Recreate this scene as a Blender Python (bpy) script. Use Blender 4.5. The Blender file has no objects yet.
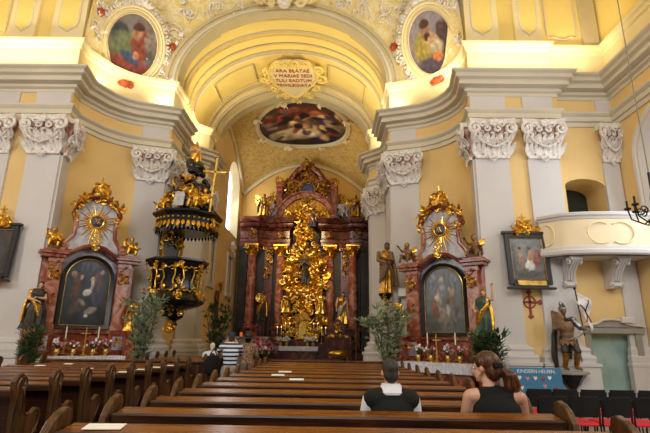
import bpy, bmesh, math, random
from mathutils import Vector, Matrix, noise
from mathutils.geometry import tessellate_polygon
from mathutils.bvhtree import BVHTree
PI = math.pi
S = bpy.context.scene
COL = S.collection
sin, cos = math.sin, math.cos

# ------------------------------------------------------------------ camera
F = 455.0; PIT = math.atan(121.5 / F); YAW = 5 / F; ROLL = 0.015; HC = 1.6
def basis():
    f = Vector((-sin(YAW) * cos(PIT), cos(YAW) * cos(PIT), sin(PIT)))
    r0 = Vector((cos(YAW), sin(YAW), 0)); u0 = r0.cross(f)
    return r0 * cos(ROLL) + u0 * sin(ROLL), u0 * cos(ROLL) - r0 * sin(ROLL), f
CR, CU, CF = basis()
def ray(x, y): return CF + CR * ((x - 325) / F) + CU * ((216.5 - y) / F)
def PY(x, y, Y):
    """world point on the plane at distance Y seen at photo position x, y (used to survey the church)"""
    d = ray(x, y); return Vector((0, 0, HC)) + d * (Y / d.y)
cam_d = bpy.data.cameras.new('camera'); cam = bpy.data.objects.new('camera', cam_d); COL.objects.link(cam)
cam_d.sensor_width = 36; cam_d.lens = F / 650 * 36; cam_d.clip_end = 200
M4 = Matrix((CR, CU, -CF)).transposed().to_4x4(); M4.translation = (0, 0, HC)
cam.matrix_world = M4
S.camera = cam

# ------------------------------------------------------------------ materials
def lin(c):
    if isinstance(c, str):
        c = [int(c[i:i + 2], 16) / 255 for i in (0, 2, 4)]
        return tuple(v / 12.92 if v <= .04045 else ((v + .055) / 1.055) ** 2.4 for v in c) + (1,)
    return tuple(c) + (1,)
def newmat(name):
    m = bpy.data.materials.new(name); m.use_nodes = True
    nt = m.node_tree; b = nt.nodes['Principled BSDF']
    return m, nt, b
def ramp(nt, stops):
    r = nt.nodes.new('ShaderNodeValToRGB'); e = r.color_ramp.elements
    while len(e) < len(stops): e.new(.5)
    for el, (p, c) in zip(e, stops): el.position = p; el.color = lin(c)
    return r
def coords(nt, scale=(1, 1, 1), kind='Object'):
    t = nt.nodes.new('ShaderNodeTexCoord'); mp = nt.nodes.new('ShaderNodeMapping')
    mp.inputs['Scale'].default_value = scale
    nt.links.new(t.outputs[kind], mp.inputs['Vector']); return mp
def nz(nt, mp, scale, detail=3, dist=0):
    n = nt.nodes.new('ShaderNodeTexNoise'); n.inputs['Scale'].default_value = scale
    n.inputs['Detail'].default_value = detail; n.inputs['Distortion'].default_value = dist
    nt.links.new(mp.outputs[0], n.inputs['Vector']); return n
def bump(nt, b, src, st, dist=.02):
    bp = nt.nodes.new('ShaderNodeBump'); bp.inputs['Strength'].default_value = st; bp.inputs['Distance'].default_value = dist
    nt.links.new(src, bp.inputs['Height']); nt.links.new(bp.outputs[0], b.inputs['Normal'])
def noisy(name, stops, scale=3, rough=.7, metal=0, bst=0, detail=4, dist=0, sc=(1, 1, 1), spec=None):
    m, nt, b = newmat(name)
    n = nz(nt, coords(nt, sc), scale, detail, dist); r = ramp(nt, stops)
    nt.links.new(n.outputs['Fac'], r.inputs['Fac']); nt.links.new(r.outputs['Color'], b.inputs['Base Color'])
    b.inputs['Roughness'].default_value = rough; b.inputs['Metallic'].default_value = metal
    if spec is not None: b.inputs['Specular IOR Level'].default_value = spec
    if bst: bump(nt, b, n.outputs['Fac'], bst)
    return m
def plain(name, c, rough=.6, metal=0, var=.06, scale=5, bst=0):
    l = lin(c)[:3]
    return noisy(name, [(.3, [v * (1 - var) for v in l]), (.7, [min(1, v * (1 + var)) for v in l])], scale, rough, metal, bst)
def emit(name, c, st):
    m, nt, b = newmat(name)
    b.inputs['Base Color'].default_value = lin(c); b.inputs['Emission Color'].default_value = lin(c); b.inputs['Emission Strength'].default_value = st
    return m
def marble(name, a, b_, c, scale=1.5, rough=.25, sc=(1, 1, 1)):
    m, nt, b = newmat(name)
    n = nz(nt, coords(nt, sc), scale, 8, 1.6)
    r = ramp(nt, [(.32, a), (.48, b_), (.56, c), (.62, b_), (.75, a)])
    nt.links.new(n.outputs['Fac'], r.inputs['Fac']); nt.links.new(r.outputs['Color'], b.inputs['Base Color'])
    b.inputs['Roughness'].default_value = rough
    return m
def wood(name, a, b_, c, rough=.3, axis=(1, 12, 12)):
    m, nt, b = newmat(name)
    n = nz(nt, coords(nt, axis), 2.0, 6, .6)
    r = ramp(nt, [(.3, a), (.5, b_), (.72, c)])
    nt.links.new(n.outputs['Fac'], r.inputs['Fac']); nt.links.new(r.outputs['Color'], b.inputs['Base Color'])
    b.inputs['Roughness'].default_value = rough
    bump(nt, b, n.outputs['Fac'], .15, .004)
    return m
M = {}
M['yellow'] = plain('yellow_plaster', 'ECCB8C', .85, 0, .05, .8)
M['yellow_up'] = plain('warm_yellow_plaster', 'F8DE86', .85, 0, .04, .8)
M['ochre'] = plain('ochre_plaster', 'D3A856', .85, 0, .06, .8)
M['cream'] = plain('cream_plaster', 'F2E2B4', .85, 0, .04, .8)
M['cream2'] = plain('balcony_cream', 'F0DEBA', .8, 0, .04, .8)
M['grey'] = plain('grey_white_plaster', 'D5D1D0', .8, 0, .05, .7)
M['greydark'] = plain('grey_moulding', 'DAD1BE', .75, 0, .05, .9)
M['archgrey'] = plain('grey_arch_stucco', 'CDBF98', .75, 0, .05, .9)
M['stucco'] = noisy('white_stucco', [(.35, 'D8CFC8'), (.6, 'F6F1EC')], 8, .7, 0, .3)
M['pinkbell'] = noisy('pink_stucco_ground', [(.38, 'A06A58'), (.5, 'C49C8C'), (.65, 'DCC8BE')], 6, .8)
M['floor'] = noisy('stone_floor', [(.35, '6A6058'), (.6, '8F8376')], 3, .35)
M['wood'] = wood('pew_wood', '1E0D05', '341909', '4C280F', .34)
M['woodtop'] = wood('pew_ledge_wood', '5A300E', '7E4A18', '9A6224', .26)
M['woodend'] = wood('pew_end_wood', '2A190C', '503318', '70492A', .38, (10, 10, 1.2))
M['gold'] = noisy('gilding', [(.3, 'B47A1E'), (.6, 'F0BF4C')], 9, .28, .85, .2)
M['goldbright'] = noisy('bright_gilding', [(.3, 'D99A2A'), (.6, 'FFDD78')], 7, .25, .75)
M['golddark'] = noisy('old_gilding', [(.3, '6A4512'), (.6, 'C08A30')], 9, .34, .8, .2)
M['black'] = noisy('black_lacquer', [(.3, '07080B'), (.65, '14161C')], 4, .22)
M['redmarble'] = marble('red_marble', '5C2114', '80361F', 'A5684E', 1.6)
M['redmarble2'] = marble('pink_red_marble_column', '84402C', 'A15A44', 'C08F7C', 1.3)
M['brownmarble'] = marble('brown_red_marble', '3A160E', '5A2618', '7A4636', 1.1)
M['darkmarble'] = marble('dark_marble', '100B09', '1D130E', '33251C', 1.2, .5)
M['greymarble'] = marble('blue_grey_marble', '8E90A4', 'ABACBC', 'C9B9B4', 2.2)
M['silver'] = noisy('silvered_panel', [(.3, '9C9BA8'), (.6, 'C9C8CC')], 6, .45, .2)
M['flesh'] = noisy('polychrome_flesh', [(.3, 'B98E70'), (.6, 'DDB698')], 5, .5)
M['fleshdark'] = noisy('aged_polychrome', [(.3, '4E3A2C'), (.6, '8A6848')], 6, .5)
M['darkcloth'] = noisy('dark_painted_robe', [(.3, '1E1A18'), (.6, '3A302A')], 6, .5)
M['greencloth'] = noisy('green_painted_robe', [(.3, '22352E'), (.6, '3E5A4C')], 6, .5)
M['bluecloth'] = noisy('blue_painted_robe', [(.3, '252C4A'), (.6, '414C74')], 6, .5)
M['redcloth'] = noisy('red_painted_robe', [(.3, '6E2018'), (.6, '9E3A28')], 6, .5)
M['white_linen'] = noisy('white_linen', [(.3, 'D6D8EA'), (.6, 'F4F4FA')], 14, .85, 0, .2)
M['lace'] = noisy('lace_edge', [(.45, 'B9BBD0'), (.55, 'F0F0FA')], 40, .9)
M['steel'] = noisy('armour_steel', [(.3, '5A5C60'), (.6, 'A9ABB0')], 6, .3, .8)
M['brass'] = noisy('brass', [(.3, 'A8843A'), (.6, 'DDBB6A')], 6, .3, .9)
M['iron'] = plain('wrought_iron', '2A2624', .45, .6)
M['wax'] = plain('candle_wax', 'F1EBDC', .5)
M['flame'] = emit('candle_flame', 'FFC060', 9)
M['redglass'] = emit('red_votive_glass', 'E0301C', .5)
M['orangeglass'] = emit('orange_votive_glass', 'E86A20', .6)
M['leaf'] = noisy('leaf_green', [(.3, '33502A'), (.6, '6B8A4E')], 6, .5)
M['leafgrey'] = noisy('grey_green_leaf', [(.3, '55664A'), (.6, '9AA884')], 6, .5)
M['leafdark'] = noisy('dark_leaf', [(.3, '1C3018'), (.6, '3C5A2C')], 6, .5)
M['bark'] = noisy('bark', [(.3, '4B3B28'), (.6, '7A6446')], 8, .8)
M['pot'] = plain('clay_pot', '7A4A34', .7)
M['petalred'] = plain('red_petal', 'B02A30', .6)
M['petalpink'] = plain('pink_petal', 'D08AA0', .6)
M['petalwhite'] = plain('white_petal', 'F0ECE6', .6)
M['paper'] = plain('paper', 'F2F2EE', .8, 0, .02)
M['blackfab'] = noisy('black_fabric', [(.3, '050506'), (.6, '0C0C0E')], 12, .9)
M['blacktop'] = noisy('black_knit', [(.3, '040405'), (.6, '09090B')], 30, .9)
M['vest'] = noisy('dark_vest_cloth', [(.3, '090C09'), (.6, '121612')], 30, .9)
M['shirt'] = noisy('white_shirt', [(.3, 'D2D8EA'), (.6, 'F0F3FC')], 6, .8)
M['trousers'] = noisy('grey_trousers', [(.3, '4E4A44'), (.6, '6A655E')], 12, .9)
M['beigetr'] = noisy('beige_trousers', [(.3, '7E7566'), (.6, 'A59A88')], 12, .9)
M['skin'] = noisy('skin', [(.3, 'C08A70'), (.6, 'DFAE94')], 4, .5)
M['hairdark'] = noisy('dark_grey_hair', [(.3, '151210'), (.6, '3C3530')], 18, .6, sc=(3, 3, 1))
M['hairgrey'] = noisy('grey_hair', [(.3, '6A6660'), (.6, 'A39E98')], 18, .6)
M['hairwhite'] = noisy('white_hair', [(.3, 'CDC3B6'), (.6, 'F0E8DC')], 18, .6)
M['hairbrown'] = noisy('auburn_hair', [(.3, '26120A'), (.5, '4A2614'), (.7, '7E4C24')], 14, .42, sc=(3, 3, .7))
M['hairblack'] = noisy('black_hair', [(.3, '0A0808'), (.6, '1C1614')], 14, .5)
M['redseat'] = plain('red_seat_pad', 'E0142C', .6)
M['navy'] = plain('navy_cap', '25304A', .8)
M['fur'] = noisy('brown_patterned_top', [(.4, '5A3A28'), (.55, 'B08C70')], 30, .9)
M['glass'] = emit('bright_window_glass', 'EEF4FF', 4.5)
M['glassblue'] = emit('daylit_window_glass', 'DDEBF6', .95)
M['doorlight'] = noisy('lit_doorway_teal', [(.3, '8FAAA2'), (.6, 'A9C2BA')], 2, .7)  # teal carries the light of the room behind the doorway
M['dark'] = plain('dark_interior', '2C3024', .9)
M['doorstone'] = plain('door_stone', '9C988E', .8)
M['frame'] = plain('black_frame', '17161A', .35)
M['redletter'] = plain('red_lettering', 'B5522E', .7)
M['whiteletter'] = plain('white_lettering', 'F2F6FA', .7)
M['redcross'] = plain('red_cross_paint', '96402F', .7)
M['board'] = plain('blue_board', '3F7FA8', .6, 0, .05)
M['speaker'] = plain('white_plastic', 'E2E0DA', .5, 0, .02)
M['rope'] = plain('cord', '8E8470', .8)
M['flag'] = noisy('white_flag', [(.3, 'BEB4B8'), (.6, 'ECE6E4')], 4, .7)

def stripes(name, a, b_, freq):
    m, nt, b = newmat(name)
    t = nt.nodes.new('ShaderNodeTexCoord'); s = nt.nodes.new('ShaderNodeSeparateXYZ'); nt.links.new(t.outputs['Object'], s.inputs[0])
    mu = nt.nodes.new('ShaderNodeMath'); mu.operation = 'MULTIPLY'; mu.inputs[1].default_value = freq; nt.links.new(s.outputs['Z'], mu.inputs[0])
    fr = nt.nodes.new('ShaderNodeMath'); fr.operation = 'FRACT'; nt.links.new(mu.outputs[0], fr.inputs[0])
    r = ramp(nt, [(0, a), (.55, b_)]); r.color_ramp.interpolation = 'CONSTANT'
    nt.links.new(fr.outputs[0], r.inputs[0]); nt.links.new(r.outputs[0], b.inputs['Base Color']); b.inputs['Roughness'].default_value = .9
    return m
M['striped'] = stripes('navy_white_stripes', 'DDE2F0', '22283E', 11)

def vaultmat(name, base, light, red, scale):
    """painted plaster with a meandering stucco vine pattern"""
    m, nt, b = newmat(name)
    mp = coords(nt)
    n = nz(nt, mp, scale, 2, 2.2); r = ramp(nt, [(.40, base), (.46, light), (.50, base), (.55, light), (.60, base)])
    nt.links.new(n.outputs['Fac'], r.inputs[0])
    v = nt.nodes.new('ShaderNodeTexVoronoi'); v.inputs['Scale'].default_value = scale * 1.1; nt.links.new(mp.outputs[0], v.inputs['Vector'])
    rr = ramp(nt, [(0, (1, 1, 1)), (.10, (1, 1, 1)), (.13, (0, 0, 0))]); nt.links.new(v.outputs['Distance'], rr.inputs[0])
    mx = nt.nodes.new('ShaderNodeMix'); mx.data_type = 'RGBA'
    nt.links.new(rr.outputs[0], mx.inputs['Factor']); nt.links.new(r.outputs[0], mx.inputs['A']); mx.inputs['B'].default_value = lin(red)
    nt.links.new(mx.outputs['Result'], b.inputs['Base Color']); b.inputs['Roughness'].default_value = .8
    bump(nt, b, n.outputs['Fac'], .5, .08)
    return m
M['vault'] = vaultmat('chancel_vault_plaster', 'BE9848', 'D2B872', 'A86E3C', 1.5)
M['pend'] = vaultmat('pendentive_plaster', 'EDD58C', 'F4EAC8', 'E0BC78', 1.3)
def colmat():
    m, nt, b = newmat('painted_canvas')
    a = nt.nodes.new('ShaderNodeAttribute'); a.attribute_name = 'Col'
    nt.links.new(a.outputs['Color'], b.inputs['Base Color']); b.inputs['Roughness'].default_value = .45
    return m
M['canvas'] = colmat()

# ------------------------------------------------------------------ mesh builder
class MB:
    def __init__(s): s.v = []; s.f = []
    def add(s, vs, fs, mat=None):
        b = len(s.v)
        if mat is not None: vs = [mat @ Vector(v) for v in vs]
        s.v.extend(tuple(v) for v in vs); s.f.extend(tuple(b + i for i in f) for f in fs); return s
    def box(s, c, d, rz=0, rot=None):
        x, y, z = d[0] / 2, d[1] / 2, d[2] / 2
        vs = [Vector((i * x, j * y, k * z)) for k in (-1, 1) for j in (-1, 1) for i in (-1, 1)]
        R = rot if rot is not None else Matrix.Rotation(rz, 3, 'Z')
        vs = [R @ v + Vector(c) for v in vs]
        return s.add(vs, [(0, 2, 3, 1), (4, 5, 7, 6), (0, 1, 5, 4), (2, 6, 7, 3), (0, 4, 6, 2), (1, 3, 7, 5)])
    def b2(s, x0, x1, y0, y1, z0, z1): return s.box(((x0 + x1) / 2, (y0 + y1) / 2, (z0 + z1) / 2), (x1 - x0, y1 - y0, z1 - z0))
    def loft(s, rings, closed=True, caps=True):
        n = len(rings[0]); vs = [p for r in rings for p in r]; fs = []
        for i in range(len(rings) - 1):
            for j in range(n if closed else n - 1):
                k = (j + 1) % n; fs.append((i * n + j, i * n + k, (i + 1) * n + k, (i + 1) * n + j))
        if caps and closed:
            fs.append(tuple(reversed(range(n)))); fs.append(tuple((len(rings) - 1) * n + j for j in range(n)))
        return s.add(vs, fs)
    def prism(s, poly, y0, y1, plane='xz'):
        """poly of (a, b) swept between two offsets on the remaining axis"""
        def P(a, b, t): return (a, t, b) if plane == 'xz' else ((a, b, t) if plane == 'xy' else (t, a, b))
        return s.loft([[P(a, b, y0) for a, b in poly], [P(a, b, y1) for a, b in poly]])
    def lathe(s, prof, c=(0, 0, 0), n=16, sx=1, sy=1, rz=0):
        rings = [[(c[0] + sx * r * cos(2 * PI * j / n + rz), c[1] + sy * r * sin(2 * PI * j / n + rz), c[2] + z) for j in range(n)] for r, z in prof]
        return s.loft(rings)
    def tube(s, pts, r, n=6, flat=1.0):
        pts = [Vector(p) for p in pts]; rings = []; m = len(pts)
        rr = r if isinstance(r, (list, tuple)) else [r] * m
        prev = None
        for i, p in enumerate(pts):
            t = (pts[min(i + 1, m - 1)] - pts[max(i - 1, 0)])
            if t.length < 1e-9: t = Vector((0, 0, 1))
            t.normalize()
            if prev is None: a = t.orthogonal().normalized()
            else:
                a = prev - t * prev.dot(t)
                a = a.normalized() if a.length > 1e-6 else t.orthogonal().normalized()
            prev = a; b = t.cross(a)
            rings.append([p + (a * cos(2 * PI * j / n) + b * sin(2 * PI * j / n) * flat) * rr[i] for j in range(n)])
        return s.loft(rings)
    def ball(s, c, r, n=10, m=7, rot=None):
        if not isinstance(r, (list, tuple)): r = (r, r, r)
        c = Vector(c); vs = [Vector((0, 0, -1))]; 
        for i in range(1, m):
            a = -PI / 2 + PI * i / m
            vs += [Vector((cos(a) * cos(2 * PI * j / n), cos(a) * sin(2 * PI * j / n), sin(a))) for j in range(n)]
        vs.append(Vector((0, 0, 1))); fs = []
        for j in range(n): fs.append((0, 1 + (j + 1) % n, 1 + j))
        for i in range(m - 2):
            for j in range(n):
                a = 1 + i * n; k = (j + 1) % n; fs.append((a + j, a + k, a + n + k, a + n + j))
        t = len(vs) - 1; a = 1 + (m - 2) * n
        for j in range(n): fs.append((a + j, a + (j + 1) % n, t))
        out = []
        for v in vs:
            w = Vector((v.x * r[0], v.y * r[1], v.z * r[2]))
            if rot is not None: w = rot @ w
            out.append(w + c)
        return s.add(out, fs)
    def cone2(s, p0, r0, p1, r1, n=10):
        s.tube([p0, p1], [r0, r1], n); s.ball(p0, r0, n, 6); s.ball(p1, r1, n, 6); return s
    def leaf(s, base, d, up, L, W, curl=.3, n=4):
        """a pointed curved leaf blade with thickness"""
        base = Vector(base); d = Vector(d).normalized(); up = Vector(up); up = (up - d * up.dot(d))
        up = up.normalized() if up.length > 1e-6 else d.orthogonal().normalized(); sd = d.cross(up)
        top = []; bot = []
        for i in range(n + 1):
            t = i / n; w = W * .5 * (sin(PI * (t * .85 + .12))) * (1 if i < n else .15)
            p = base + d * (L * t) + up * (curl * L * t * t)
            top.append((p - sd * w, p + up * W * .12, p + sd * w)); bot.append((p - sd * w - up * W * .1, p - up * W * .1, p + sd * w - up * W * .1))
        rings = [[*a, b[2], b[1], b[0]] for a, b in zip(top, bot)]
        return s.loft(rings)
    def mesh(s, name, smooth=True):
        me = bpy.data.meshes.new(name); me.from_pydata(s.v, [], s.f); me.validate()
        bm = bmesh.new(); bm.from_mesh(me); bmesh.ops.recalc_face_normals(bm, faces=bm.faces); bm.to_mesh(me); bm.free()
        if smooth: shade(me)
        return me
    def obj(s, name, mat, parent=None, smooth=True, bev=0):
        return link(name, s.mesh(name, smooth), mat, parent, bev)
def shade(me, ang=40):
    me.polygons.foreach_set('use_smooth', [True] * len(me.polygons))
    try: me.set_sharp_from_angle(angle=math.radians(ang))
    except Exception: pass
def link(name, me, mat, parent=None, bev=0):
    o = bpy.data.objects.new(name, me); COL.objects.link(o)
    if mat is not None:
        m = M[mat] if isinstance(mat, str) else mat
        me.materials.clear(); me.materials.append(m)
    if parent is not None: o.parent = parent
    if bev:
        b = o.modifiers.new('bevel', 'BEVEL'); b.width = bev; b.segments = 2; b.limit_method = 'ANGLE'; b.angle_limit = .7
    return o
def fuse(mb, voxel=.02, it=4, fac=.6):
    """one continuous skin over overlapping shapes"""
    me = mb.mesh('tmp', False); o = bpy.data.objects.new('tmp', me); COL.objects.link(o)
    r = o.modifiers.new('r', 'REMESH'); r.mode = 'VOXEL'; r.voxel_size = voxel
    if it:
        sm = o.modifiers.new('s', 'SMOOTH'); sm.factor = fac; sm.iterations = it
    dg = bpy.context.evaluated_depsgraph_get(); ev = o.evaluated_get(dg)
    out = bpy.data.meshes.new_from_object(ev, depsgraph=dg)
    bpy.data.objects.remove(o); bpy.data.meshes.remove(me)
    out.polygons.foreach_set('use_smooth', [True] * len(out.polygons))
    return out
def tag(o, label=None, cat=None, group=None, kind=None):
    if label: o['label'] = label
    if cat: o['category'] = cat
    if group: o['group'] = group
    if kind: o['kind'] = kind
    return o
def thing(name, label, cat, loc=(0, 0, 0), rz=0, group=None, mat=None):
    o = bpy.data.objects.new(name, None); COL.objects.link(o); o.empty_display_size = .2
    if mat is not None: o.matrix_world = mat
    else: o.location = loc; o.rotation_euler = (0, 0, rz)
    return tag(o, label, cat, group)
def dup(root, loc=None, rz=None, label=None, group=None, scale=None):
    r = root.copy(); COL.objects.link(r)
    if loc is not None: r.location = loc
    if rz is not None: r.rotation_euler = (0, 0, rz)
    if scale is not None: r.scale = scale
    if label: r['label'] = label
    if group: r['group'] = group
    def rec(a, b):
        for ch in list(a.children):
            c = ch.copy(); COL.objects.link(c); c.parent = b; rec(ch, c)
    rec(root, r); return r
def facing(p, n, up=(0, 0, 1)):
    """matrix with local -y along n, local z near up"""
    n = Vector(n).normalized(); y = -n; z = Vector(up); z = (z - y * z.dot(y)).normalized(); x = y.cross(z)
    m = Matrix((x, y, z)).transposed().to_4x4(); m.translation = Vector(p); return m
def txt(name, s, size, mat, parent, loc, align='CENTER', depth=.004, rot=(PI / 2, 0, 0), sx=1):
    c = bpy.data.curves.new(name, 'FONT'); c.body = s; c.size = size; c.align_x = align; c.align_y = 'CENTER'; c.extrude = depth
    o = bpy.data.objects.new(name, c); COL.objects.link(o)
    dg = bpy.context.evaluated_depsgraph_get(); me = bpy.data.meshes.new_from_object(o.evaluated_get(dg), depsgraph=dg)
    bpy.data.objects.remove(o)
    t = link(name, me, mat, parent); t.location = loc; t.rotation_euler = rot; t.scale = (sx, 1, 1); return t

# ------------------------------------------------------------------ ornament
def cscroll(mb, c, u, v, n, R, a0, turns, r, hand=1, pts=12):
    """a C shaped scroll curling into an eye"""
    c, u, v, n = Vector(c), Vector(u), Vector(v), Vector(n); P = []; rad = []
    for i in range(pts + 1):
        t = i / pts; a = a0 + hand * turns * 2 * PI * t; q = R * (1 - .78 * t)
        P.append(c + u * (q * cos(a)) + v * (q * sin(a)) + n * (.25 * R * t)); rad.append(r * (.5 + .9 * sin(PI * min(1, t * 1.1 + .05)) * .8 + .1))
    mb.tube(P, rad, 5); mb.ball(P[-1], r * 1.5, 6, 4)
def gilt(mb, c, u, v, n, w, h, count, seed, size=.12, shape='ellipse'):
    """leafy rococo cluster filling an outline of w by h"""
    rnd = random.Random(seed); c, u, v, n = Vector(c), Vector(u).normalized(), Vector(v).normalized(), Vector(n).normalized()
    k = 0
    while k < count:
        a, b = rnd.uniform(-1, 1), rnd.uniform(-1, 1)
        if shape == 'ellipse' and a * a + b * b > 1: continue
        if shape == 'tri' and abs(a) > (1 - b) / 2: continue
        p = c + u * (a * w / 2) + v * (b * h / 2) + n * rnd.uniform(0, size * .6); k += 1
        q = rnd.random(); s = size * rnd.uniform(.6, 1.3); th = rnd.uniform(0, 2 * PI)
        if q < .38: cscroll(mb, p, u, v, n, s, th, rnd.uniform(.6, 1.1), s * .2, rnd.choice((-1, 1)), 9)
        elif q < .8:
            d = u * cos(th) + v * sin(th) + n * .35; mb.leaf(p, d, n, s * 1.6, s * .75, rnd.uniform(.1, .6), 3)
        else: mb.ball(p, s * .34, 6, 4)
def rays(mb, c, u, v, n, r0, r1, count, seed=1, down=0):
    rnd = random.Random(seed); c, u, v, n = Vector(c), Vector(u), Vector(v), Vector(n)
    for i in range(count):
        a = 2 * PI * i / count; L = r1 * (1 if i % 2 == 0 else .74) * rnd.uniform(.92, 1.05)
        L += down * max(0, cos(a + PI / 2 - PI) if False else -sin(a)) ** 6 * r1
        d = u * cos(a) + v * sin(a); s = n.cross(d); w = r1 * .055
        p0, p1 = c + d * r0, c + d * L
        mb.loft([[p0 - s * w, p0 + n * w * .9, p0 + s * w, p0 - n * w * .3], [p1 - s * w * .25, p1 + n * w * .2, p1 + s * w * .25, p1 - n * w * .1]])

# ------------------------------------------------------------------ painted canvases
def canvas_mesh(name, w, h, shape, paint, n=44, bulge=0):
    """a flat canvas in local xz facing -y, coloured per vertex by paint(u, v)"""
    nx, nz_ = n, max(8, int(n * h / w)); vs, fs, cs = [], [], []
    for j in range(nz_ + 1):
        for i in range(nx + 1):
            u, v = 2 * i / nx - 1, 2 * j / nz_ - 1; x, z = u * w / 2, v * h / 2
            if shape == 'oval':
                q = max(abs(u), abs(v)); l = math.hypot(u, v); k = q / l if l > 1e-6 else 0
                x, z = u * k * w / 2, v * k * h / 2
            elif shape == 'arch':
                r = w / 2; zs = h / 2 - r
                if z > zs:
                    t = (z - zs) / r; lim = r * math.sqrt(max(0, 1 - t * t)); x = u * max(lim, .002)
            vs.append((x, 0, z)); uu, vv = 2 * x / w, 2 * z / h; cs.append(paint(uu, vv))
    for j in range(nz_):
        for i in range(nx):
            a = j * (nx + 1) + i; fs.append((a, a + 1, a + nx + 2, a + nx + 1))
    me = bpy.data.meshes.new(name); me.from_pydata(vs, [], fs)
    ca = me.color_attributes.new('Col', 'FLOAT_COLOR', 'POINT')
    ca.data.foreach_set('color', [x for c in cs for x in (c[0], c[1], c[2], 1)])
    return me
def painter(bg0, bg1, blobs, seed, var=.22, gain=1.0):
    """background gradient between two colours, then figures as soft ellipses"""
    a, b = lin(bg0)[:3], lin(bg1)[:3]; bl = [(x, y, rx, ry, math.radians(an), lin(c)[:3]) for x, y, rx, ry, an, c in blobs]
    def f(u, v):
        nn = noise.noise(Vector((u * 3 + seed, v * 3, seed * 1.7))); n2 = noise.noise(Vector((u * 7 + seed, v * 7, seed * 3.1)))
        t = min(1, max(0, v * .5 + .5 + nn * .6)); c = [a[i] * (1 - t) + b[i] * t for i in range(3)]
        for x, y, rx, ry, an, col in bl:
            dx, dy = u - x + n2 * .06, v - y + nn * .05
            p, q = dx * cos(an) + dy * sin(an), -dx * sin(an) + dy * cos(an)
            d = math.hypot(p / rx, q / ry); k = min(1, max(0, (1.14 - d) / .34))
            sh = 1 + .45 * n2 + .3 * (q / ry if ry else 0)
            c = [c[i] * (1 - k) + col[i] * max(.25, sh) * k for i in range(3)]
        return [max(0, x * gain * (1 + var * n2)) for x in c]
    return f
# ================================================================== THE CHURCH
AX = -1.9                                    # nave axis
def mx(x): return 2 * AX - x
TRIM = [0]
def struct(name, o): o['kind'] = 'structure'; return o
def trim(mat=None, loc=(0, 0, 0)):
    TRIM[0] += 1
    o = bpy.data.objects.new('trim_%d' % TRIM[0], None); COL.objects.link(o); o['kind'] = 'structure'
    if mat is not None: o.matrix_world = mat
    return o
f = MB().b2(-14, 10, -7, 29, -.2, 0).obj('floor', 'floor'); f['kind'] = 'structure'

# plan of the right-hand wall, walked from the nave wall round the pier into the chancel
PIER = [(7.05, 13.2), (7.05, 13.0), (4.38, 13.0), (4.46, 13.5), (4.38, 14.0), (4.16, 14.5), (3.8, 14.92), (3.4, 15.2),
        (3.14, 15.30), (2.2, 15.6), (2.2, 16.8), (2.34, 16.86), (2.62, 17.4), (2.75, 18.0), (2.68, 18.7), (2.52, 19.12), (2.45, 19.02),
        (1.85, 19.6), (1.85, 20.5), (2.45, 20.55), (2.5, 20.8)]
RP = [(8.9, -6), (8.9, 13.2)] + PIER + [(2.5, 28.2)]
def mir(p):
    s = .1 if p[1] < 13.8 else 0
    return (mx(p[0]) - s, p[1])
LPIER = [mir(p) for p in reversed(PIER)]
LP = [(-5.7, 28.2), (-5.7, 20.8)] + LPIER[1:] + [(-12.7, 13.2), (-12.7, -6)]

def mitre(path):
    out = []
    for i, p in enumerate(path):
        p = Vector(p); ns = []
        if i > 0: d = (p - Vector(path[i - 1])).normalized(); ns.append(Vector((-d.y, d.x)))
        if i < len(path) - 1: d = (Vector(path[i + 1]) - p).normalized(); ns.append(Vector((-d.y, d.x)))
        if len(ns) == 2:
            s = ns[0] + ns[1]; l = s.length
            n = s.normalized() / max(.45, l / 2) if l > 1e-3 else ns[0]
        else: n = ns[0]
        out.append(n)
    return out
def sweep(path, prof, name, mat, parent):
    ns = mitre(path); rings = []
    for p, n in zip(path, ns):
        rings.append([(p[0] + n.x * o, p[1] + n.y * o, z) for o, z in prof])
    mb = MB().loft(rings, closed=True)
    me = mb.mesh(name, False); shade(me, 25)
    return link(name, me, mat, parent)
CORN = [(-.15, 9.03), (.08, 9.03), (.10, 9.07), (.06, 9.09), (.07, 9.15), (.17, 9.19), (.18, 9.23), (.12, 9.25), (.14, 9.30), (.34, 9.33), (.34, 9.44), (.30, 9.46), (.32, 9.50), (.44, 9.54), (.45, 9.58), (.41, 9.60), (.44, 9.66), (.53, 9.71), (.55, 9.76), (-.15, 9.78)]
ARCHI = [(-.15, 8.13), (.06, 8.13), (.06, 8.27), (.03, 8.28), (.10, 8.30), (.10, 8.45), (.07, 8.46), (.14, 8.50), (.18, 8.55), (.18, 8.60), (-.15, 8.60)]
FRZ = [(-.15, 8.59), (.05, 8.59), (.05, 9.04), (-.15, 9.04)]
ATT = [(-.2, 9.7), (.04, 9.7), (.04, 9.9), (-.02, 9.94), (-.02, 10.72), (.04, 10.76), (.07, 10.86), (.13, 10.92), (.15, 11.02), (-.2, 11.02)]
for side, P in (('right', RP), ('left', LP)):
    t = trim()
    end = -1 if side == 'right' else None
    path = P[:-1] if side == 'right' else P[1:]
    sweep(path, ARCHI, 'architrave', 'greydark', t); sweep(path, FRZ, 'frieze', 'yellow', t); sweep(path, CORN, 'cornice', 'greydark', t)
    cp = [p for p in path if p[1] < 20.79 and not (p[1] < 5)]
    if side == 'right': cp = [(8.9, 5)] + cp
    else: cp = cp + [(-12.7, 5)]
    t2 = trim(); sweep(cp, ATT, 'attic_band', 'cream', t2)

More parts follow.
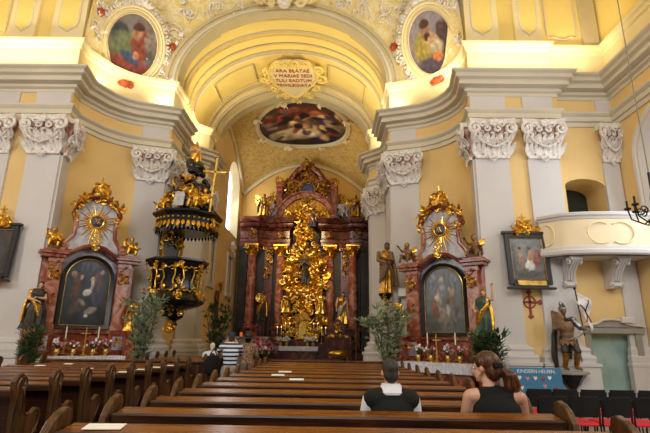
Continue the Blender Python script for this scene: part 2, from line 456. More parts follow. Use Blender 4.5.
def holed(name, outer, holes, place, mat, parent=None):
    polys = [[Vector((a, b, 0)) for a, b in outer]] + [[Vector((a, b, 0)) for a, b in h] for h in holes]
    tr = tessellate_polygon(polys); pts = [p for q in polys for p in q]
    mb = MB(); mb.add([place(p.x, p.y) for p in pts], tr)
    return mb
def archpoly(x0, x1, z0, z1, rise, n=10):
    c, r = (x0 + x1) / 2, (x1 - x0) / 2
    return [(x0, z0), (x1, z0)] + [(c + r * cos(PI * i / n), z1 - rise + rise * sin(PI * i / n)) for i in range(n + 1)]
def wallstrip(mb, path, z0, z1):
    rings = [[(x, y, z0), (x, y, z1)] for x, y in path]
    mb.loft(rings, closed=False, caps=False)
def reveal(mb, poly, place, depth):
    mb.loft([[place(a, b, 0) for a, b in poly], [place(a, b, depth) for a, b in poly]], closed=True, caps=False)

# ---- right walls
NICHE = archpoly(7.1, 8.38, 4.8, 6.42, .3); DOOR = [(7.28, 0), (8.5, 0), (8.5, 1.82), (7.28, 1.82)]
mb = MB(); wallstrip(mb, PIER + [(2.5, 28.2)], 0, 9.8)
mb2 = holed('w', [(7.05, 0), (7.28, 0)] + [(7.28, 1.82), (8.5, 1.82), (8.5, 0)] + [(8.9, 0), (8.9, 9.8), (7.05, 9.8)], [NICHE], lambda a, b: (a, 13.2, b), 'yellow')
mb.add(mb2.v, mb2.f)
reveal(mb, NICHE, lambda a, b, d: (a, 13.2 + d, b), 1.1)
reveal(mb, DOOR, lambda a, b, d: (a, 13.2 + d, b), .35)
me = mb.mesh('wall_right', False); shade(me, 30); o = link('wall_right', me, 'yellow'); o['kind'] = 'structure'
# nave wall with the tall splayed window
WIN = archpoly(8.9, 12.35, 3.4, 8.02, 1.25, 16)
mb = holed('w', [(-6, 0), (13.2, 0), (13.2, 9.8), (-6, 9.8)], [WIN], lambda a, b: (8.9, a, b), 'yellow')
WIN2 = archpoly(9.5, 11.75, 3.9, 7.5, 1.0, 16)
o = mb.obj('wall_nave_right', 'yellow', None, False); o['kind'] = 'structure'
w = MB(); w.loft([[(8.9, a, b) for a, b in WIN], [(9.5, a, b) for a, b in WIN2]], True, False)
wf = w.obj('window_1', 'grey', None, False); wf['kind'] = 'structure'
MB().prism(WIN2, 9.56, 9.6, 'yz').obj('pane', 'glassblue', wf)
g = MB()
for zz in (4.6, 5.3, 6.0, 6.7): g.b2(9.5, 9.56, 9.5, 11.75, zz - .015, zz + .015)
for yy in (10.25, 11.0): g.b2(9.5, 9.56, yy - .015, yy + .015, 3.9, 7.4)
g.obj('glazing_bars', 'greydark', wf)
tr_ = trim(); w = MB()
w.tube([(8.88, a, b) for a, b in [(12.45, 3.3)] + archpoly(8.8, 12.45, 3.3, 8.12, 1.3, 20)[2:] + [(8.8, 3.3)]], .07, 6); w.obj('window_moulding', 'grey', tr_)
# dark passage behind the balcony
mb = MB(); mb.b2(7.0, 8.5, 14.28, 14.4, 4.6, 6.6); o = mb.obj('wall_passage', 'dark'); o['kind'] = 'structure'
# ---- left walls
mb = MB(); wallstrip(mb, LP[1:], 0, 9.8)
wl = mb.mesh('wall_left', False); shade(wl, 30); o = link('wall_left', wl, 'yellow'); o['kind'] = 'structure'
# chancel left wall with a high window and two oratory openings
W3 = archpoly(24.2, 27.2, 7.4, 11.7, 1.3, 14); O1 = [(21.3, 4.0), (22.1, 4.0), (22.1, 6.2), (21.3, 6.2)]; O2 = [(25.2, 3.9), (26.2, 3.9), (26.2, 6.0), (25.2, 6.0)]
mb = holed('w', [(20.8, 0), (28.2, 0), (28.2, 13), (20.8, 13)], [W3, O1, O2], lambda a, b: (-5.7, a, b), 'yellow')
for P_ in (O1, O2): reveal(mb, P_, lambda a, b, d: (-5.7 - d, a, b), .3)
o = mb.obj('wall_chancel_left', 'yellow', None, False); o['kind'] = 'structure'
W3b = archpoly(24.5, 26.9, 7.8, 11.4, 1.1, 14)
w = MB().loft([[(-5.7, a, b) for a, b in W3], [(-6.1, a, b) for a, b in W3b]], True, False).obj('window_2', 'cream', None, False); w['kind'] = 'structure'
MB().prism(W3b, -6.16, -6.12, 'yz').obj('pane', 'glass', w)
g = MB()
for zz in (8.6, 9.4, 10.2): g.b2(-6.11, -6.06, 24.5, 26.9, zz - .02, zz + .02)
g.b2(-6.11, -6.06, 25.68, 25.72, 7.8, 11.3); g.obj('glazing_bars', 'greydark', w)
for k, P_ in enumerate((O1, O2)):
    (a0, b0), (a1, b1) = P_[0], P_[2]
    w = MB()
    w.b2(-5.74, -5.62, a0 - .14, a0, b0 - .1, b1 + .1); w.b2(-5.74, -5.62, a1, a1 + .14, b0 - .1, b1 + .1); w.b2(-5.74, -5.6, a0 - .18, a1 + .18, b1, b1 + .16); w.b2(-5.74, -5.58, a0 - .2, a1 + .2, b0 - .16, b0)
    wo = w.obj('window_%d' % (3 + k), 'grey', None, False); wo['kind'] = 'structure'
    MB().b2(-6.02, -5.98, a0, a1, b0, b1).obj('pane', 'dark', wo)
    if k == 1:
        w = MB(); gilt(w, (-5.6, (a0 + a1) / 2, b1 + .5), (0, 1, 0), (0, 0, 1), (1, 0, 0), 1.1, .8, 26, 5, .16); w.obj('stucco_crest', 'stucco', wo)
o = MB().b2(2.5, 2.6, 20.8, 28.2, 0, 13).obj('wall_chancel_right', 'yellow', None, False); o['kind'] = 'structure'
o = MB().b2(-5.8, 2.6, 28.2, 28.3, 0, 13.2).obj('wall_back', 'ochre', None, False); o['kind'] = 'structure'

# ---- upper walls above the attic band
for nm, x0, x1 in (('wall_upper_right', 4.45, 8.9), ('wall_upper_left', mx(4.45) - .1, -12.7)):
    o = MB().b2(min(x0, x1), max(x0, x1), 13.24, 13.4, 9.7, 16.6).obj(nm, 'yellow_up', None, False); o['kind'] = 'structure'
o = MB().b2(8.94, 9.1, -6, 13.3, 9.7, 16.6).obj('wall_upper_nave_right', 'yellow_up', None, False); o['kind'] = 'structure'
o = MB().b2(-12.9, -12.74, -6, 13.3, 9.7, 16.6).obj('wall_upper_nave_left', 'yellow_up', None, False); o['kind'] = 'structure'
o = MB().b2(-12.9, 9.1, -6, 13.2, 16.6, 16.8).obj('ceiling', 'yellow_up', None, False); o['kind'] = 'structure'
for s_, sg in (('r', 1), ('l', -1)):
    X = (lambda x: x) if sg > 0 else (lambda x: mx(x) - .1)
    t = trim()
    def strip(x0, x1, mat='cream', inner='yellow_up'):
        a, b = sorted((X(x0), X(x1))); MB().b2(a, b, 13.1, 13.26, 11.0, 16.6).obj('pilaster_strip', mat, t, False)
        m = .2 * (b - a); c = (a + b) / 2
        poly = [(a + m, 16.5), (a + m, 11.75), (a + m + .06, 11.62), (c, 11.42), (b - m - .06, 11.62), (b - m, 11.75), (b - m, 16.5)]
        MB().tube([(p, 13.09, q) for p, q in poly], .035, 6).obj('panel_moulding', 'greydark', t)
        MB().prism(poly, 13.06, 13.1).obj('panel', inner, t, False)
    strip(4.45, 5.55); strip(6.1, 7.0)
    a, b = sorted((X(8.35), X(8.86))); MB().b2(a, b, 13.12, 13.26, 11.0, 16.6).obj('pilaster_strip', 'archgrey', t, False)
    a, b = sorted((X(7.2), X(8.2)))
    poly = [(a, 16.4), (a, 11.5), (a + .1, 11.4), (a + .22, 11.45), ((a + b) / 2 - .1, 11.35), ((a + b) / 2 + .1, 11.35), (b - .22, 11.45), (b - .1, 11.4), (b, 11.5), (b, 16.4)]
    MB().tube([(p, 13.22, q) for p, q in poly], .03, 6).obj('panel_moulding', 'greydark', t)

# ---- chancel arch and barrel
def ell(a, r, z0, n=40, p0=0, p1=PI): return [(AX + a * cos(p0 + (p1 - p0) * i / n), z0 + r * sin(p0 + (p1 - p0) * i / n)) for i in range(n + 1)]
def ring(y0, y1, ai, ri, ao, ro, z0=11.0):
    I, O = ell(ai, ri, z0), ell(ao, ro, z0); mb = MB()
    return mb.loft([[(i[0], y0, i[1]), (o_[0], y0, o_[1]), (o_[0], y1, o_[1]), (i[0], y1, i[1])] for i, o_ in zip(I, O)])
def sring(y0, y1, ai, ri, ao, ro, name, mat, par):
    me = ring(y0, y1, ai, ri, ao, ro).mesh(name, False); shade(me, 30); return link(name, me, mat, par)
t = trim()
sring(15.42, 16.0, 4.0, 3.2, 4.45, 3.62, 'archivolt', 'archgrey', t)
sring(15.36, 15.46, 4.1, 3.28, 4.2, 3.38, 'archivolt_moulding', 'greydark', t)
sring(15.36, 15.46, 4.36, 3.52, 4.48, 3.66, 'archivolt_moulding', 'archgrey', t)
sring(15.9, 22.0, 4.15, 3.12, 4.4, 3.5, 'barrel_soffit', 'yellow_up', t)
sring(16.45, 16.6, 4.09, 3.06, 4.2, 3.2, 'soffit_rib', 'archgrey', t)
sring(16.75, 17.15, 4.05, 3.02, 4.2, 3.2, 'soffit_rib', 'yellow_up', t)
sring(17.25, 17.35, 4.07, 3.04, 4.2, 3.2, 'soffit_rib', 'archgrey', t)
sring(17.8, 17.95, 4.06, 3.03, 4.2, 3.2, 'soffit_rib', 'archgrey', t)
sring(18.05, 18.2, 4.1, 3.08, 4.2, 3.2, 'soffit_rib', 'cream', t)
sring(20.2, 20.35, 4.05, 3.02, 4.2, 3.2, 'soffit_rib', 'archgrey', t)
sring(20.6, 22.0, 4.0, 2.95, 4.2, 3.2, 'soffit_rib', 'cream', t)
sring(20.75, 20.9, 3.94, 2.89, 4.1, 3.1, 'soffit_rib', 'archgrey', t)
sring(21.5, 22.05, 3.9, 2.86, 4.5, 3.8, 'soffit_rib', 'archgrey', t)
w = MB()
for (p0, p1) in ((.18, .36), (.64, .82)):
    # outlined panels on the soffit on either side of the cartouche
    pts = [(AX + 4.1 * cos(PI * (p0 + (p1 - p0) * q)), 11 + 3.08 * sin(PI * (p0 + (p1 - p0) * q))) for q in [i / 10 for i in range(11)]]
    w.tube([(a, 18.5, b) for a, b in pts] + [(a, 20.0, b) for a, b in reversed(pts)] + [(pts[0][0], 18.5, pts[0][1])], .035, 5)
w.obj('panel_moulding', 'archgrey', t)
# wall filling above the chancel walls up to the barrel
# ---- chancel vault
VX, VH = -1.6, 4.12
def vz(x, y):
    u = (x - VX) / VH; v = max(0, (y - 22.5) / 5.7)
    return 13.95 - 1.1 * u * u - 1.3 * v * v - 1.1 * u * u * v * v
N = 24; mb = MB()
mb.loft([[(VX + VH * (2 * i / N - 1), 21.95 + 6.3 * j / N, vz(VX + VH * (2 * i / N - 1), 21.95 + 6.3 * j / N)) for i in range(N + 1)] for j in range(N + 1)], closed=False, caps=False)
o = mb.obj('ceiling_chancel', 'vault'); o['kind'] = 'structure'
t = trim(); mb = MB()
mb.tube([(VX + 4.0 * (2 * i / 30 - 1), 28.1, vz(VX + 4.0 * (2 * i / 30 - 1), 28.1) - .12) for i in range(31)], .13, 6); mb.obj('wall_arch_moulding', 'archgrey', t)
for sgn in (-1, 1):
    mb = MB(); mb.tube([(VX + sgn * 4.02, 22.2 + 5.8 * i / 20, vz(VX + sgn * 4.02, 22.2 + 5.8 * i / 20) - .1) for i in range(21)], .11, 6); mb.obj('wall_arch_moulding', 'archgrey', t)

# ---- pendentives
B0 = (4.05, 13.0)
bott = [(4.35, 13.05), (4.44, 13.5), (4.36, 14.0), (4.14, 14.5), (3.78, 14.92), (3.38, 15.18), (3.14, 15.28), (AX + 4.4, 15.5)]
def along(path, s):
    L = [0]
    for i in range(1, len(path)): L.append(L[-1] + math.dist(path[i], path[i - 1]))
    d = s * L[-1]
    for i in range(1, len(path)):
        if d <= L[i] + 1e-9:
            k = (d - L[i - 1]) / (L[i] - L[i - 1]); return tuple(path[i - 1][q] * (1 - k) + path[i][q] * k for q in (0, 1))
    return path[-1]
def pend_pt(s, tt, sg):
    ph = tt * PI / 2
    A = Vector((AX + 4.4 * cos(ph), 15.5, 11.0 + 3.6 * sin(ph)))
    bx = 4.35 - AX
    Bv = Vector((AX + bx * max(0, cos(ph)) ** .35, 13.05 - .8 * tt ** 3, 11.0 + 5.5 * sin(ph)))
    p = A * s + Bv * (1 - s)
    A0, Bz = Vector((AX + 4.4, 15.5, 11.0)), Vector((4.35, 13.05, 11.0))
    q = along(bott, s); q = Vector((q[0], q[1], 11.0))
    p += (q - (A0 * s + Bz * (1 - s))) * (1 - tt) ** 2
    if sg < 0: p.x = mx(p.x) - .1 * (1 - s)
    return p
BV = {}
for nm, sg in (('wall_pendentive_right', 1), ('wall_pendentive_left', -1)):
    n = 26; mb = MB(); mb.loft([[pend_pt(i / n, j / n, sg) for i in range(n + 1)] for j in range(n + 1)], closed=False, caps=False)
    BV[sg] = BVHTree.FromPolygons([Vector(v) for v in mb.v], mb.f)
    o = mb.obj(nm, 'pend'); o['kind'] = 'structure'
def onpend(x, y, sg):
    d = ray(x, y).normalized(); h = BV[sg].ray_cast(Vector((0, 0, HC)), d)
    p, n = h[0], h[1]
    if p is None: return None, None
    if n.dot(d) > 0: n = -n
    return p, n
# stucco vines on the pendentives and along the arch
vm = trim(); w = MB()
rnd = random.Random(3)
for x, y, sg, sz in [(160, 60, -1, .5), (175, 35, -1, .7), (185, 12, -1, .6), (150, 8, -1, .5), (110, 75, -1, .35), (95, 30, -1, .35), (100, 8, -1, .35), (215, 12, -1, .5), (240, 8, -1, .4),
                     (165, 78, -1, .35), (140, 84, -1, .3), (395, 60, 1, .35), (402, 30, 1, .5), (385, 15, 1, .6), (365, 8, 1, .5), (345, 5, 1, .4), (455, 10, 1, .4), (460, 40, 1, .35), (410, 78, 1, .3), (450, 72, 1, .3), (405, 8, 1, .4)]:
    p, n = onpend(x, y, sg)
    if p is None: continue
    u = Vector((0, 0, 1)).cross(n).normalized(); v = n.cross(u)
    for q in range(2): cscroll(w, p + n * .03 + u * rnd.uniform(-.2, .2) + v * rnd.uniform(-.2, .2), u, v, n, sz * .62, rnd.uniform(0, 6), .7, .028, rnd.choice((-1, 1)), 14)
    gilt(w, p + n * .02, u, v, n, sz * 1.6, sz * 1.4, 8, int(x), .13)
w.obj('stucco_vines', 'stucco', vm)
w = MB()
for x, y, sg in [(100, 12, -1), (172, 47, -1), (394, 47, 1), (459, 7, 1)]:
    p, n = onpend(x, y, sg)
    if p is None: continue
    for k in range(6):
        a = k * PI / 3; u = Vector((0, 0, 1)).cross(n).normalized(); v = n.cross(u)
        w.ball(p + n * .06 + (u * cos(a) + v * sin(a)) * .09, .075, 6, 5)
    w.ball(p + n * .1, .07, 6, 5)
w.obj('stucco_rosettes', 'redletter', vm)

# ---- pilasters
def cap_meshes(W, H):
    bell, lv = MB(), MB()
    bell.loft([[(-W * .46, 0, 0), (W * .46, 0, 0), (W * .46, -.10, 0), (-W * .46, -.10, 0)], [(-W * .46, 0, H * .5), (W * .46, 0, H * .5), (W * .46, -.13, H * .5), (-W * .46, -.13, H * .5)],
               [(-W * .6, 0, H * .86), (W * .6, 0, H * .86), (W * .6, -.26, H * .86), (-W * .6, -.26, H * .86)]])
    lv.loft([[(-W * .5, .02, -.05), (W * .5, .02, -.05), (W * .5, -.13, -.05), (-W * .5, -.13, -.05)], [(-W * .5, .02, .04), (W * .5, .02, .04), (W * .5, -.13, .04), (-W * .5, -.13, .04)]])
    lv.loft([[(-W * .66, .02, H * .87), (W * .66, .02, H * .87), (W * .66, -.34, H * .87), (0, -.26, H * .87), (-W * .66, -.34, H * .87)], [(-W * .68, .02, H), (W * .68, .02, H), (W * .68, -.36, H), (0, -.28, H), (-W * .68, -.36, H)]])
    for row, (z, L, k, c) in enumerate(((.03, H * .36, 4, .3), (H * .27, H * .36, 3, .34))):
        for i in range(k):
            x = W * (i / (k - 1) - .5) * (.88 if row == 0 else .78)
            P = []
            for s_ in (-1, 0, 1): lv.leaf((x + s_ * W * .05, -.11 - .02 * row, z), (s_ * .42, -.18, 1), (0, -1, .1), L, W * .14, .5, 5)
            lv.ball((x, -.24 - .02 * row, z + L * .92), (W * .07, .05, .045), 7, 5)
    for sx in (-1, 1):
        cscroll(lv, (sx * W * .52, -.28, H * .74), (sx, 0, 0), (0, 0, 1), (0, -1, 0), H * .19, PI * .9, 1.5, .05, -1, 18)
        cscroll(lv, (sx * W * .17, -.25, H * .74), (-sx, 0, 0), (0, 0, 1), (0, -1, 0), H * .13, PI * .9, 1.2, .035, -1, 14)
        lv.leaf((sx * W * .48, -.12, H * .34), (sx * .4, -.2, 1), (sx * .4, -1, 0), H * .34, W * .15, .5, 5)
        lv.tube([(sx * W * .55, -.3, H * .6), (sx * W * .4, -.33, H * .38), (sx * W * .18, -.34, H * .25), (0, -.34, H * .2)], [.02, .03, .03, .04], 6)
    lv.ball((0, -.32, H * .86), (.12, .08, .1), 8, 6)
    for k in range(5): a = 2 * PI * k / 5; lv.leaf((0, -.34, H * .86), (cos(a), -.3, sin(a)), (0, -1, 0), .17, .11, .3, 3)
    gilt(lv, (0, -.2, H * .5), (1, 0, 0), (0, 0, 1), (0, -1, 0), W * .9, H * .5, 12, 7, .085)
    # a shell drop hanging below the necking
    for k in range(5): lv.leaf((0, -.13, .05), (sin((k - 2) * .45), -.15, -cos((k - 2) * .45)), (0, -1, 0), .15, .07, .2, 3)
    lv.tube([(-.15, -.15, .02), (-.1, -.17, -.08), (0, -.18, -.15), (.1, -.17, -.08), (.15, -.15, .02)], .025, 6)
    return bell.mesh('capital', False), lv.mesh('acanthus_leaves', True)
CAPB, CAPL = cap_meshes(1.05, 1.16)
CAPB.materials.append(M['pinkbell']); CAPL.materials.append(M['stucco'])
def pilaster(x, y, n, W, z0=0, z1=8.13, proud=.08, cap=True, base=True, capz=6.97, slim=False):
    t = trim(facing((x, y, 0), (n[0], n[1], 0)))
    MB().b2(-W / 2, W / 2, -proud, .05, z0 + (1.5 if base else 0), z1).obj('shaft', 'grey', t, False)
    if cap:
        c = bpy.data.objects.new('capital', CAPB); COL.objects.link(c); c.parent = t; c.location = (0, -proud + .04, capz); c.scale = (W / 1.05, 1, (z1 - capz) / 1.16)
        l = bpy.data.objects.new('acanthus_leaves', CAPL); COL.objects.link(l); l.parent = c
    if base:
        B_ = .35 if slim else 1
        b = MB(); prof = [(proud + .26, 0), (proud + .26, .95), (proud + .30, .97), (proud + .30, 1.04), (proud + .20, 1.06), (proud + .20, 1.12), (proud + .22, 1.18), (proud + .2, 1.24), (proud + .13, 1.27), (proud + .12, 1.33), (proud + .14, 1.38), (proud + .12, 1.43), (proud + .03, 1.48), (proud, 1.5)]
        prof = [(proud + (o_ - proud) * B_, z) for o_, z in prof]
        b.loft([[(-W / 2 - (o_ - proud), .05, z), (W / 2 + (o_ - proud), .05, z), (W / 2 + (o_ - proud), -o_, z), (-W / 2 - (o_ - proud), -o_, z)] for o_, z in prof])
        me = b.mesh('base', False); shade(me, 25); link('base', me, 'grey', t)
    return t
def seg(p, q):
    d = (Vector(q) - Vector(p)); n = Vector((-d.y, d.x)).normalized(); return (Vector(p) + Vector(q)) / 2, n, d.length
for sg in (1, -1):
    X = (lambda x, y=13: x) if sg > 0 else (lambda x, y=13: mir((x, y))[0])
    w1 = 1.02
    pilaster(X(4.9), 13.0, (0, -1), w1)
    pilaster(X(6.45), 13.0, (0, -1), .95)
    pilaster(X(8.62), 13.2, (0, -1), .5, proud=.06, slim=True)
    # the pier's canted side
    p, q = (X(4.38), 13.0), (X(4.46, 13.5), 13.5)
    c, n, L = seg(p, q) if sg > 0 else seg(q, p); pilaster(c.x, c.y, n, L + .02, proud=.05)
    p, q = (X(3.14, 15.3), 15.3), (X(2.2, 15.6), 15.6); c, n, L = seg(p, q) if sg > 0 else seg(q, p); pilaster(c.x, c.y, n, L)
    p, q = (X(2.2, 15.6), 15.6), (X(2.2, 16.8), 16.8); c, n, L = seg(p, q) if sg > 0 else seg(q, p); pilaster(c.x, c.y, n, L - .05, proud=.06)
    p, q = (X(2.45, 19.02), 19.02), (X(1.85, 19.6), 19.6); c, n, L = seg(p, q) if sg > 0 else seg(q, p); pilaster(c.x, c.y, n, L - .02, proud=.06)
    p, q = (X(1.85, 19.6), 19.6), (X(1.85, 20.5), 20.5); c, n, L = seg(p, q) if sg > 0 else seg(q, p); pilaster(c.x, c.y, n, L - .05, proud=.06)
    # pale frieze blocks over the pilasters
    t = trim()
    p, q = (X(3.14, 15.3), 15.3), (X(2.2, 15.6), 15.6); c, n, L = seg(p, q) if sg > 0 else seg(q, p)
    MB().box((c.x + n.x * .02, c.y + n.y * .02, 8.815), (L - .06, .16, .41), math.atan2(n.y, n.x) + PI / 2).obj('frieze_block', 'grey', t, False)
    MB().b2(X(8.62) - .24, X(8.62) + .24, 13.1, 13.3, 8.61, 9.02).obj('frieze_block', 'grey', t, False)
    for xc, ww in ((4.9, 1.1), (6.45, .93)): MB().b2(X(xc) - ww / 2, X(xc) + ww / 2, 12.9, 13.1, 8.61, 9.02).obj('frieze_block', 'grey', t, False)
# low grey dado behind the chairs and a moulded base strip along the nave wall
t = trim()
MB().b2(6.95, 7.15, 13.0, 13.2, 0, 1.0).obj('dado', 'doorstone', t, False)
# ---- door with a stone surround
d = trim(); d.name = 'door_1'
s = MB(); s.b2(7.1, 7.28, 13.08, 13.25, 0, 1.95); s.b2(8.5, 8.68, 13.08, 13.25, 0, 1.95); s.b2(7.02, 8.76, 13.04, 13.25, 1.84, 1.98)
s.obj('door_surround', 'doorstone', d, False)
s = MB(); P = [(6.98, 2.0), (8.8, 2.0), (8.72, 2.05), (8.5, 2.06), (8.3, 2.1), (8.12, 2.2), (7.89, 2.22), (7.66, 2.2), (7.48, 2.1), (7.28, 2.06), (7.06, 2.05)]
s.prism(P, 13.1, 13.22); s.obj('door_pediment', 'doorstone', d, False)
w = MB(); w.tube([(a, 13.07, b) for a, b in P[1:]], .035, 6); w.obj('pediment_moulding', 'greydark', d)
MB().b2(7.28, 8.5, 13.42, 13.48, 0, 1.82).obj('lit_doorway_panel', 'doorlight', d, False)  # flat panel coloured as the lit room beyond the opening
# ================================================================== PEWS
t = trim()
MB().b2(-2.0, 2.15, 2.9, 13.2, 0, .1).obj('pew_platform', 'wood', t, False); MB().b2(-7.0, -3.0, 4.3, 11.5, 0, .1).obj('pew_platform', 'wood', t, False)
MB().b2(-5.1, -3.1, 12.2, 16.1, 0, .1).obj('pew_platform', 'wood', t, False)
ENDL = [(-.27, .1), (-.22, .35), (-.25, .6), (-.27, .85), (-.31, .98), (-.32, 1.07), (-.27, 1.14), (-.19, 1.16), (-.13, 1.12), (-.12, 1.05), (-.16, 1.0), (-.13, .9), (-.10, .74), (-.02, .69), (.10, .70), (.17, .74), (.25, .72), (.29, .64), (.27, .54), (.20, .46), (.17, .36), (.22, .24), (.24, .1)]
ENDR = [(-.26, .1), (-.24, .4), (-.28, .65), (-.30, .85), (-.27, .95), (-.20, 1.03), (-.11, 1.08), (-.03, 1.10), (.03, 1.08), (.05, 1.02), (.03, .94), (.05, .74), (.14, .70), (.24, .70), (.29, .62), (.27, .5), (.20, .4), (.21, .25), (.25, .1)]
def make_pew(L, prof, dl=.19):
    T = thing('church_pew', 'x', 'pew')
    b = MB(); b.box((0, 0, .56), (L - .08, .028, .78)); 
    b.box((0, -.02, .90), (L - .08, .03, .07)); b.box((0, -.02, .22), (L - .08, .03, .1))
    k = max(3, int(L / .9))
    for i in range(k + 1): b.box((-(L - .2) / 2 + (L - .2) * i / k, -.02, .56), (.07, .03, .62))
    b.obj('backrest', 'wood', T, False)
    g = MB(); a = math.atan2(.05, .27)
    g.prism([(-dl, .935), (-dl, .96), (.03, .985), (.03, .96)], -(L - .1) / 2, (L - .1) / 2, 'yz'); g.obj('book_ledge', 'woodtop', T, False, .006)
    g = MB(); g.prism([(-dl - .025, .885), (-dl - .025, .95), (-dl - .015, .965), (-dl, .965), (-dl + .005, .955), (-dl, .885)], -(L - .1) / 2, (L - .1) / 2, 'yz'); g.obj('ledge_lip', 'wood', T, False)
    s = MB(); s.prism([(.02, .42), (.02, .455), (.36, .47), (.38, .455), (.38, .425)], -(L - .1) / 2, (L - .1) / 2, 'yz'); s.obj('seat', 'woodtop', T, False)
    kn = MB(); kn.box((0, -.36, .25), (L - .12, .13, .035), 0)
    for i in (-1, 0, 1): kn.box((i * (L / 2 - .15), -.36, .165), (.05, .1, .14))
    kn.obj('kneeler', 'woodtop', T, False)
    for sg in (-1, 1):
        e = MB(); e.prism(prof, sg * L / 2 - .028, sg * L / 2 + .028, 'yz'); ep = e.obj('end_panel', 'woodend', T, False, .01)
        r = MB(); r.tube([(sg * (L / 2 + .03), y * .8 - .0, .12 + (z - .1) * .94) for y, z in prof], .012, 5); r.obj('carved_edge', 'woodend', ep)
    return T
ORD = ['first', 'second', 'third', 'fourth', 'fifth', 'sixth', 'seventh', 'eighth', 'ninth', 'tenth', 'eleventh', 'twelfth', 'thirteenth']
pewR = make_pew(3.86, ENDR); RY = [3.52 + .79 * k for k in range(12)]; RX = []
for k, y in enumerate(RY):
    x0, x1 = -1.88 + .026 * k, 2.06 - .03 * k; RX.append((x0, x1))
    lab = 'brown wooden pew of the right block, %s row counted from the viewer' % ORD[k]
    if k == 0: lab = 'brown wooden pew nearest the viewer, its ledge along the bottom edge'
    if k == 1: lab = 'brown wooden pew the man in the vest and the woman in black sit in'
    if k == 2: lab = 'brown wooden pew right in front of the man in the dark vest'
    o = pewR if k == 0 else dup(pewR)
    o['label'] = lab; o['group'] = 'pews of the right block'; o.location = ((x0 + x1) / 2, y, 0); o.scale = ((x1 - x0) / 3.86, 1, 1)
pewL = make_pew(3.3, [(y * .99, z) for y, z in ENDL], .13); LY = [5.755 + .655 * k for k in range(9)]
for k, y in enumerate(LY):
    xe = -3.57 + .05 * k; L = 3.3 if y < 12 else 3
    o = pewL if k == 0 else dup(pewL)
    o['label'] = ('brown wooden pew at the lower left corner, nearest of the left block' if k == 0 else 'brown wooden pew of the left block, %s row from the lower left corner' % ORD[k])
    o['group'] = 'pews of the left block'; o.location = (xe - L / 2, y, 0)
pewF = make_pew(1.8, ENDL); FY = [12.6, 13.35, 14.1, 14.85, 15.6]
for k, y in enumerate(FY):
    o = pewF if k == 0 else dup(pewF)
    o['label'] = 'short wooden pew below the pulpit, %s behind the long left front panel' % ORD[k]; o['group'] = 'short pews below the pulpit'; o.location = (-4.1, y, 0)
def panel(label, x0, x1, y, z1, loc=True):
    T = thing('pew_front', label, 'pew front', ((x0 + x1) / 2, y, 0)); L = x1 - x0
    MB().box((0, 0, .1 + (z1 - .1) / 2), (L, .04, z1 - .1)).obj('panel', 'wood', T, False)
    MB().box((0, 0, z1), (L + .04, .14, .04)).obj('top_rail', 'woodend', T, False, .008)
    n = int(L / .22)
    for i in range(min(n, 24)): MB().box((-L / 2 + .1 + (L - .2) * i / (n - 1 if n > 1 else 1), -.03, .1 + (z1 - .15) / 2), (.05, .03, z1 - .2)).obj('batten', 'woodend', T, False)
panel('long brown panelled front closing the left block of pews', -6.9, -2.8, 11.5, 1.0)
panel('low panelled pew front at the head of the right block', -1.55, 1.75, 13.1, .98)

# sheets of paper lying on the book ledges
def sheet(label, x, y, w=.2, d=.15, rz=0, z=.981):
    o = MB().box((0, 0, 0), (w, d, .006)).obj('song_sheet', 'paper', None, False)
    o.location = (x, y, z); o.rotation_euler = (math.atan2(.025, .25), 0, rz); tag(o, label, 'sheet of paper', 'song sheets on the ledges')
def onledge(px, y):     # x on a ledge at distance y below photo column px
    return PY(px, 400, y - .1).x
for px, k, w, lab in [(107, 0, .26, 'white sheet on the nearest pew ledge at the lower left'), (296, 5, .22, 'white sheet nearest of the three on the ledges before the altar'), (277, 6, .22, 'white sheet second nearest of the three near the aisle end of the ledges'), (284, 7, .24, 'white sheet farthest of the three near the aisle end of the ledges')]:
    sheet(lab, onledge(px, RY[k]), RY[k] - .085, w, .13, .08)
for px, k, w, lab in [(150, 5, .2, 'white sheet on a left ledge, nearest of the four by the aisle'), (166, 6, .19, 'white sheet on a left ledge, second of the four by the aisle'), (179, 7, .2, 'white sheet on a left ledge, third of the four by the aisle'), (191, 8, .2, 'white sheet on a left ledge, farthest of the four by the aisle'),
                 (33, 7, .18, 'small white sheet on a left ledge, leftmost below the altar table'), (62, 8, .18, 'small white sheet on a left ledge under the middle of the altar table'), (82, 6, .18, 'small white sheet on a left ledge below the altar table, right of two more')]:
    sheet(lab, min(onledge(px, LY[k - 1]), -3.62 + .05 * k - .17), LY[k - 1] - .055, w, .11, .06)

# ================================================================== CHAIRS
def make_chair():
    T = thing('stacking_chair', 'x', 'chair')
    s = MB(); s.loft([[(-.2, -.2, .43), (.2, -.2, .43), (.2, .2, .44), (-.2, .2, .44)], [(-.21, -.21, .45), (.21, -.21, .45), (.21, .21, .46), (-.21, .21, .46)], [(-.19, -.19, .48), (.19, -.19, .48), (.19, .19, .485), (-.19, .19, .485)]]); s.obj('seat', 'redseat', T, False, .01)
    b = MB(); rr = []
    for i in range(9):
        x = -.2 + .05 * i; y = -.22 - .03 * (1 - (x / .2) ** 2); rr.append([(x, y, .56), (x, y - .02, .84), (x, y - .045, .84), (x, y - .025, .56)])
    b.loft(rr); b.obj('backrest', 'blackfab', T, True, .008)
    for sx in (-1, 1):
        MB().tube([(sx * .21, -.25, .8), (sx * .21, -.21, .5), (sx * .21, -.23, .2), (sx * .22, -.27, 0)], .013, 6).obj('leg', 'iron', T)
        MB().tube([(sx * .21, -.2, .44), (sx * .21, .2, .44), (sx * .215, .22, .3), (sx * .22, .25, 0)], .013, 6).obj('leg', 'iron', T)
    return T
ch = make_chair(); first = [True]
